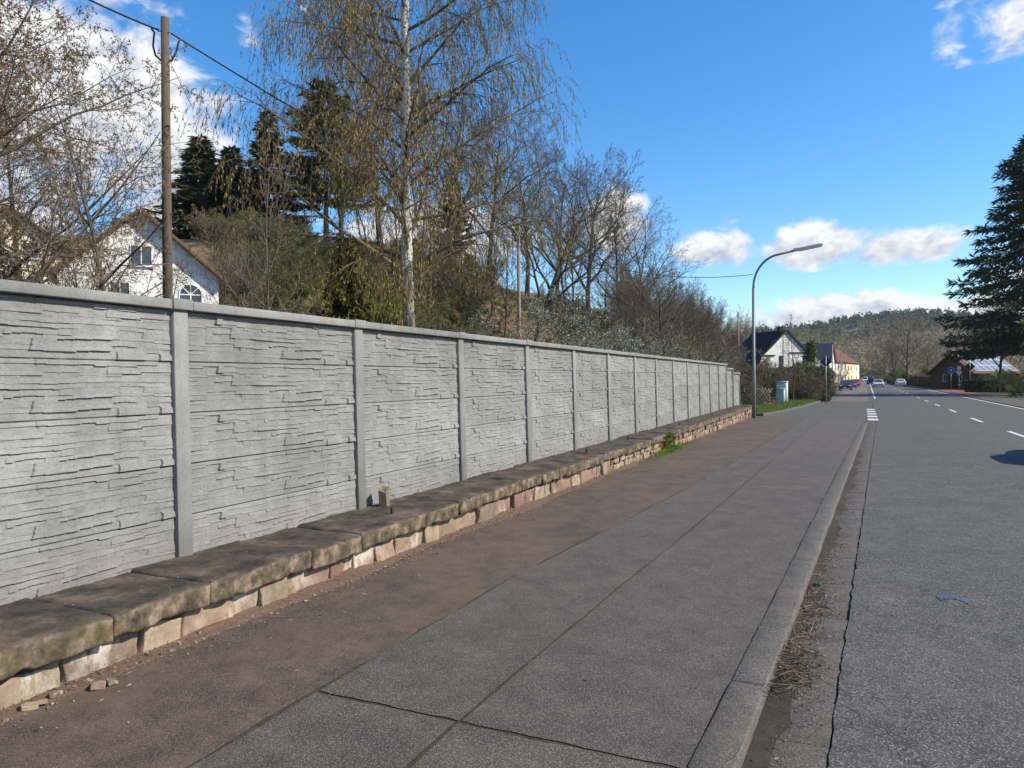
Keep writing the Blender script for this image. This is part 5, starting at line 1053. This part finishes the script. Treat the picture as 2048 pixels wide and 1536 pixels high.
# litter in the gutter, along the wall foot and on the brown strip
def litter():
    rg = np.random.RandomState(12); P_ = []
    for n, yc, ys in ((1500, 4.55, .22), (1400, 5.7, .6), (600, 3.0, .6), (700, 7.6, 1.2), (500, 10.5, 2), (400, 15, 4)):
        y = rg.normal(yc, ys, n); f = np.abs(rg.normal(0, .3, n)).clip(0, .95); x = np.array([kerbX(t) + (roadL(t) - kerbX(t)) * q for t, q in zip(y, f)]); P_.append(np.stack([x, y, np.array([bz(t) for t in y]) - .083 + .012 * f + .01 * rg.random_sample(n)], -1))
    y = rg.uniform(.5, 34, 7000); f = np.abs(rg.normal(0, .12, 7000)); P_.append(np.stack([-3.82 + f, y, np.array([bz(t) for t in y]) + .002 + .02 * np.exp(-f * 12) * rg.random_sample(7000) + .012 * np.exp(-f * 8)], -1))
    y = rg.uniform(1, 34, 1100); P_.append(np.stack([-3.75 + np.minimum(rg.exponential(.5, 1100), 2.8), y, np.array([bz(t) for t in y]) + .006], -1))
    P_ = np.concatenate(P_); n = len(P_); d = rg.normal(size=(n, 3)) * np.array([1, 1, .18]); V, Q = cards(P_, d, .024 * rg.uniform(.3, 1.6, n), .01 * rg.uniform(.3, 1.4, n), rg)
    tag(link('leaf_litter', npmesh('leaf_litter', V, Q, mats=[m_litter])), kind='stuff')
    rng = random.Random(4); m = MB()
    def stick(x, y, z, a, L_, r_):
        pts = [(x + math.cos(a) * L_ * (t - .5) + rng.gauss(0, L_ * .05), y + math.sin(a) * L_ * (t - .5) + rng.gauss(0, L_ * .05), z + abs(rng.gauss(0, .008))) for t in (0, .33, .66, 1)]; m.tube(pts, [r_, r_, r_ * .8, r_ * .5], 5, False)
    for k in range(130): y = rng.gauss(4.5, .22); stick(kerbX(y) + abs(rng.gauss(.06, .08)), y, bz(y) - .05 + rng.random() * .05, rng.gauss(-.3, .7), rng.uniform(.05, .22), rng.uniform(.0016, .0035))
    for k in range(34): y = rng.gauss(5.8, .5); stick(kerbX(y) + abs(rng.gauss(.07, .05)), y, bz(y) - .062, rng.gauss(1.3, .5), rng.uniform(.1, .32), rng.uniform(.002, .004))
    for k in range(60): y = rng.uniform(1.5, 20); stick(rng.choice([-3.7 + abs(rng.gauss(0, .12)), rng.uniform(-3.5, -1)]), y, bz(y) + .006, rng.uniform(0, 3), rng.uniform(.04, .16), rng.uniform(.0012, .0025))
    tag(m.build('twig_litter', mat('dry_twig', (.2, .145, .095), (.11, .08, .055), 20, .9)), kind='stuff')
    # grit and crumbs of sandstone at the foot of the wall
    m = MB()
    for k in range(900):
        y = rng.uniform(.8, 24); x = -3.8 + abs(rng.gauss(.03, .1)); q = rng.uniform(.002, .0075) * (1.8 if rng.random() < .08 else 1); rot = Matrix.Rotation(rng.uniform(0, 3), 3, 'Z') @ Matrix.Rotation(rng.uniform(0, 3), 3, 'X')
        m.box((x, y, bz(y) + q * .4 + .004), (q * 2, q * rng.uniform(1, 2.4), q), 0, rot)
    tag(m.build('stone_grit', m_pebble), kind='stuff')
    Vb = []; Qb = []; ys = np.arange(-2, 35, .06); nc = 6
    for i, t in enumerate(ys):
        hh = .012 + .045 * float(vnoise(t * 1.1, 4, 2)) ** 1.5; wd_ = .1 + .2 * float(vnoise(t * .8, 9, 6)) ** 1.3
        for c in range(nc): f = c / (nc - 1); Vb.append((-3.88 + (.05 + wd_) * f, t, bz(t) + .0045 + hh * (1 - f) ** 1.4 * (.6 + .8 * float(vnoise(t * 14, c * 1.7, 3))) - (.006 if c == nc - 1 else 0)))
        if i: b = (i - 1) * nc; Qb += [(b + c, b + c + 1, b + nc + c + 1, b + nc + c) for c in range(nc - 1)]
    tag(link('wall_foot_soil', npmesh('wall_foot_soil', Vb, Qb, mats=[mat('wall_foot_soil', (.1, .062, .042), (.15, .095, .064), 18, .95, bump=.9, bscale=110, c3=(.07, .048, .034))])), kind='stuff')
    for k in range(5):
        y = 2.62 + rng.gauss(0, .16); V, Q = roundbox(rng.uniform(.04, .08), rng.uniform(.05, .1), .022, .004, (4, 4, 3), .012, k + 40, 14)
        o = link('stone_flake', npmesh('stone_flake', V, Q, mats=[m_rubble], smooth=False), None, (-3.72 + abs(rng.gauss(.0, .04)), y, bz(y) + .018)); o.rotation_euler = (0, .1, rng.uniform(0, 3))
        tag(o, 'thin reddish sandstone flake fallen at the foot of the wall', 'stone', 'sandstone flakes at the wall foot')
    # dark soil film in the gutter
    V = []; Q = []
    ys = np.arange(-2, 20, .06)
    for i, t in enumerate(ys):
        wv = .015 + .15 * float(vnoise(t * 1.3, 0, 8)) ** 1.6 + .05 * float(vnoise(t * 6, 2, 8)) + .1 * math.exp(-((t - 4.5) / .4) ** 2); V += [(kerbX(t) + .001, t, bz(t) - .058), (kerbX(t) + wv * .5, t, bz(t) - .066), (kerbX(t) + wv, t, bz(t) - .0825)]
        if i: b = (i - 1) * 3; Q += [(b, b + 1, b + 4, b + 3), (b + 1, b + 2, b + 5, b + 4)]
    tag(link('gutter_soil', npmesh('gutter_soil', V, Q, mats=[mat('gutter_soil', (.03, .022, .016), (.055, .04, .029), 14, .95, bump=1, bscale=120)], smooth=True)), kind='stuff')
litter()
def weeds(rg, n):
    y = rg.normal(17.2, .9, n); return np.stack([-3.72 + np.abs(rg.normal(0, .1, n)), y, np.full(n, -.105)], -1)
grass('weeds', weeds, 800, .1, m_green, 5)
rg = np.random.RandomState(31); n = 900; V, Q = cards(np.stack([-3.72 + rg.normal(0, .05, n), 17.25 + rg.normal(0, .22, n), rg.uniform(-.08, .3, n)], -1), rg.normal(size=(n, 3)), .07 * rg.uniform(.5, 1.3, n), .05, rg)
e = empty('ivy_plant', (0, 0, 0), 0, 'ivy growing out of a gap in the sandstone wall', 'ivy'); link('foliage', npmesh('ivy', V, Q, mats=[m_olive]), e)
MB().tube([(-3.78, 17.25, -.1), (-3.72, 17.28, .1), (-3.75, 17.2, .32)], [.015, .012, .006], 6).build('stem', m_bark, e)
# blue paint patch on the road
bo = []
for k in range(13): a = R(-20 + 220 * k / 12); bo.append((.79 + (.105 + .012 * math.sin(5 * a)) * math.cos(a), 6.45 + .19 * math.sin(a)))
for k in range(12, -1, -1): a = R(-20 + 220 * k / 12); bo.append((.79 + (.06 + .014 * math.cos(4 * a)) * math.cos(a), 6.43 + .06 * math.sin(a)))
tag(MB().add([(x, y, bz(y) - .0558) for x, y in bo], [(k, k + 1, 24 - k, 25 - k) for k in range(12)]).build('road_marking', asphalt('blue_spray_paint', (.045, .075, .14), (.075, .1, .16), (.1, .1, .11), .5, sc_=125)), kind='structure')
m = MB(); m.tube([(kerbX(6.5) + .04, 6.5, bz(6.5) - .05), (kerbX(6.5) + .1, 6.47, bz(6.5) - .05)], .011, 7); tag(m.build('bottle_cap_tube', mat('green_plastic', (.02, .2, .13), (.02, .16, .1), 5, .4)), 'small green plastic tube lying in the gutter', 'litter')
# ------------------------------------------------------------------ far wooded ridge
def ridge():
    rg = np.random.RandomState(5); az = np.linspace(R(-50), R(50), 90); ds = np.array([330, 420, 520, 620, 720, 830, 950, 1150])
    prof = np.array([-.4, 3, 9, 19, 33, 44, 47, 38])
    A, Dm = np.meshgrid(az, ds); kx = 1 + .12 * np.sin(A * 9 + 1) + .1 * np.sin(A * 21); Z = np.interp(Dm, ds, prof) * kx
    X = Dm * np.sin(A - R(0)); Y = Dm * np.cos(A); n = len(az); V = np.stack([X, Y, Z], -1).reshape(-1, 3); i = (np.arange(len(ds) - 1)[:, None] * n + np.arange(n - 1)[None]).ravel()
    tag(link('far_hill', npmesh('far_hill', V, np.stack([i, i + 1, i + n + 1, i + n], -1), mats=[m_for_b], smooth=True)), kind='structure')
    def wood(name, N, d0, d1, hgt, wid, m, seed, k, cone):
        rg = np.random.RandomState(seed); a = rg.uniform(R(-6), R(26), N); d = rg.uniform(d0, d1, N); kx = 1 + .12 * np.sin(a * 9 + 1) + .1 * np.sin(a * 21); z = np.interp(d, ds, prof) * kx; base = np.stack([d * np.sin(a), d * np.cos(a), z], -1); H = hgt * rg.uniform(.7, 1.25, N)
        p = np.repeat(base, k, 0); Hh = np.repeat(H, k); t = rg.random_sample(N * k); rr = wid * (1 - t * .8 if cone else np.sqrt(np.clip(1 - (2 * t - 1.1) ** 2 * .8, 0.05, 1))) * np.sqrt(rg.random_sample(N * k)); b = rg.uniform(0, 6.28, N * k)
        p = p + np.stack([rr * np.cos(b), rr * np.sin(b), t * Hh * (.95 if cone else .9)], -1); dr = rg.normal(size=p.shape) + (np.array([0, 0, -.3]) if cone else np.array([0, 0, .9])); V, Q = cards(p, dr, (2.6 if cone else 2.9) * rg.uniform(.6, 1.4, len(p)), (1.6 if cone else .34) * rg.uniform(.6, 1.3, len(p)), rg)
        tag(link(name, npmesh(name, V, Q, mats=[m])), kind='stuff')
    wood('conifer_forest', 1500, 760, 960, 15, 3.6, m_for_c, 1, 46, True); wood('bare_forest', 1900, 345, 780, 13, 4.2, m_for_b, 2, 56, False)
    wood('conifer_patch', 160, 640, 760, 14, 3.6, m_for_c, 3, 46, True)
ridge()

# ------------------------------------------------------------------ thin spring haze over the valley
hm = bpy.data.materials.new('haze'); hm.use_nodes = True; hm.node_tree.nodes.clear()
ho_ = hm.node_tree.nodes.new('ShaderNodeOutputMaterial'); hv = hm.node_tree.nodes.new('ShaderNodeVolumePrincipled'); hv.inputs['Color'].default_value = (.86, .92, 1, 1); hv.inputs['Density'].default_value = .00011; hv.inputs['Anisotropy'].default_value = .2
hm.node_tree.links.new(hv.outputs[0], ho_.inputs['Volume'])
tag(MB().box((0, 1000, 59), (8100, 10100, 122)).build('haze', hm), kind='stuff')
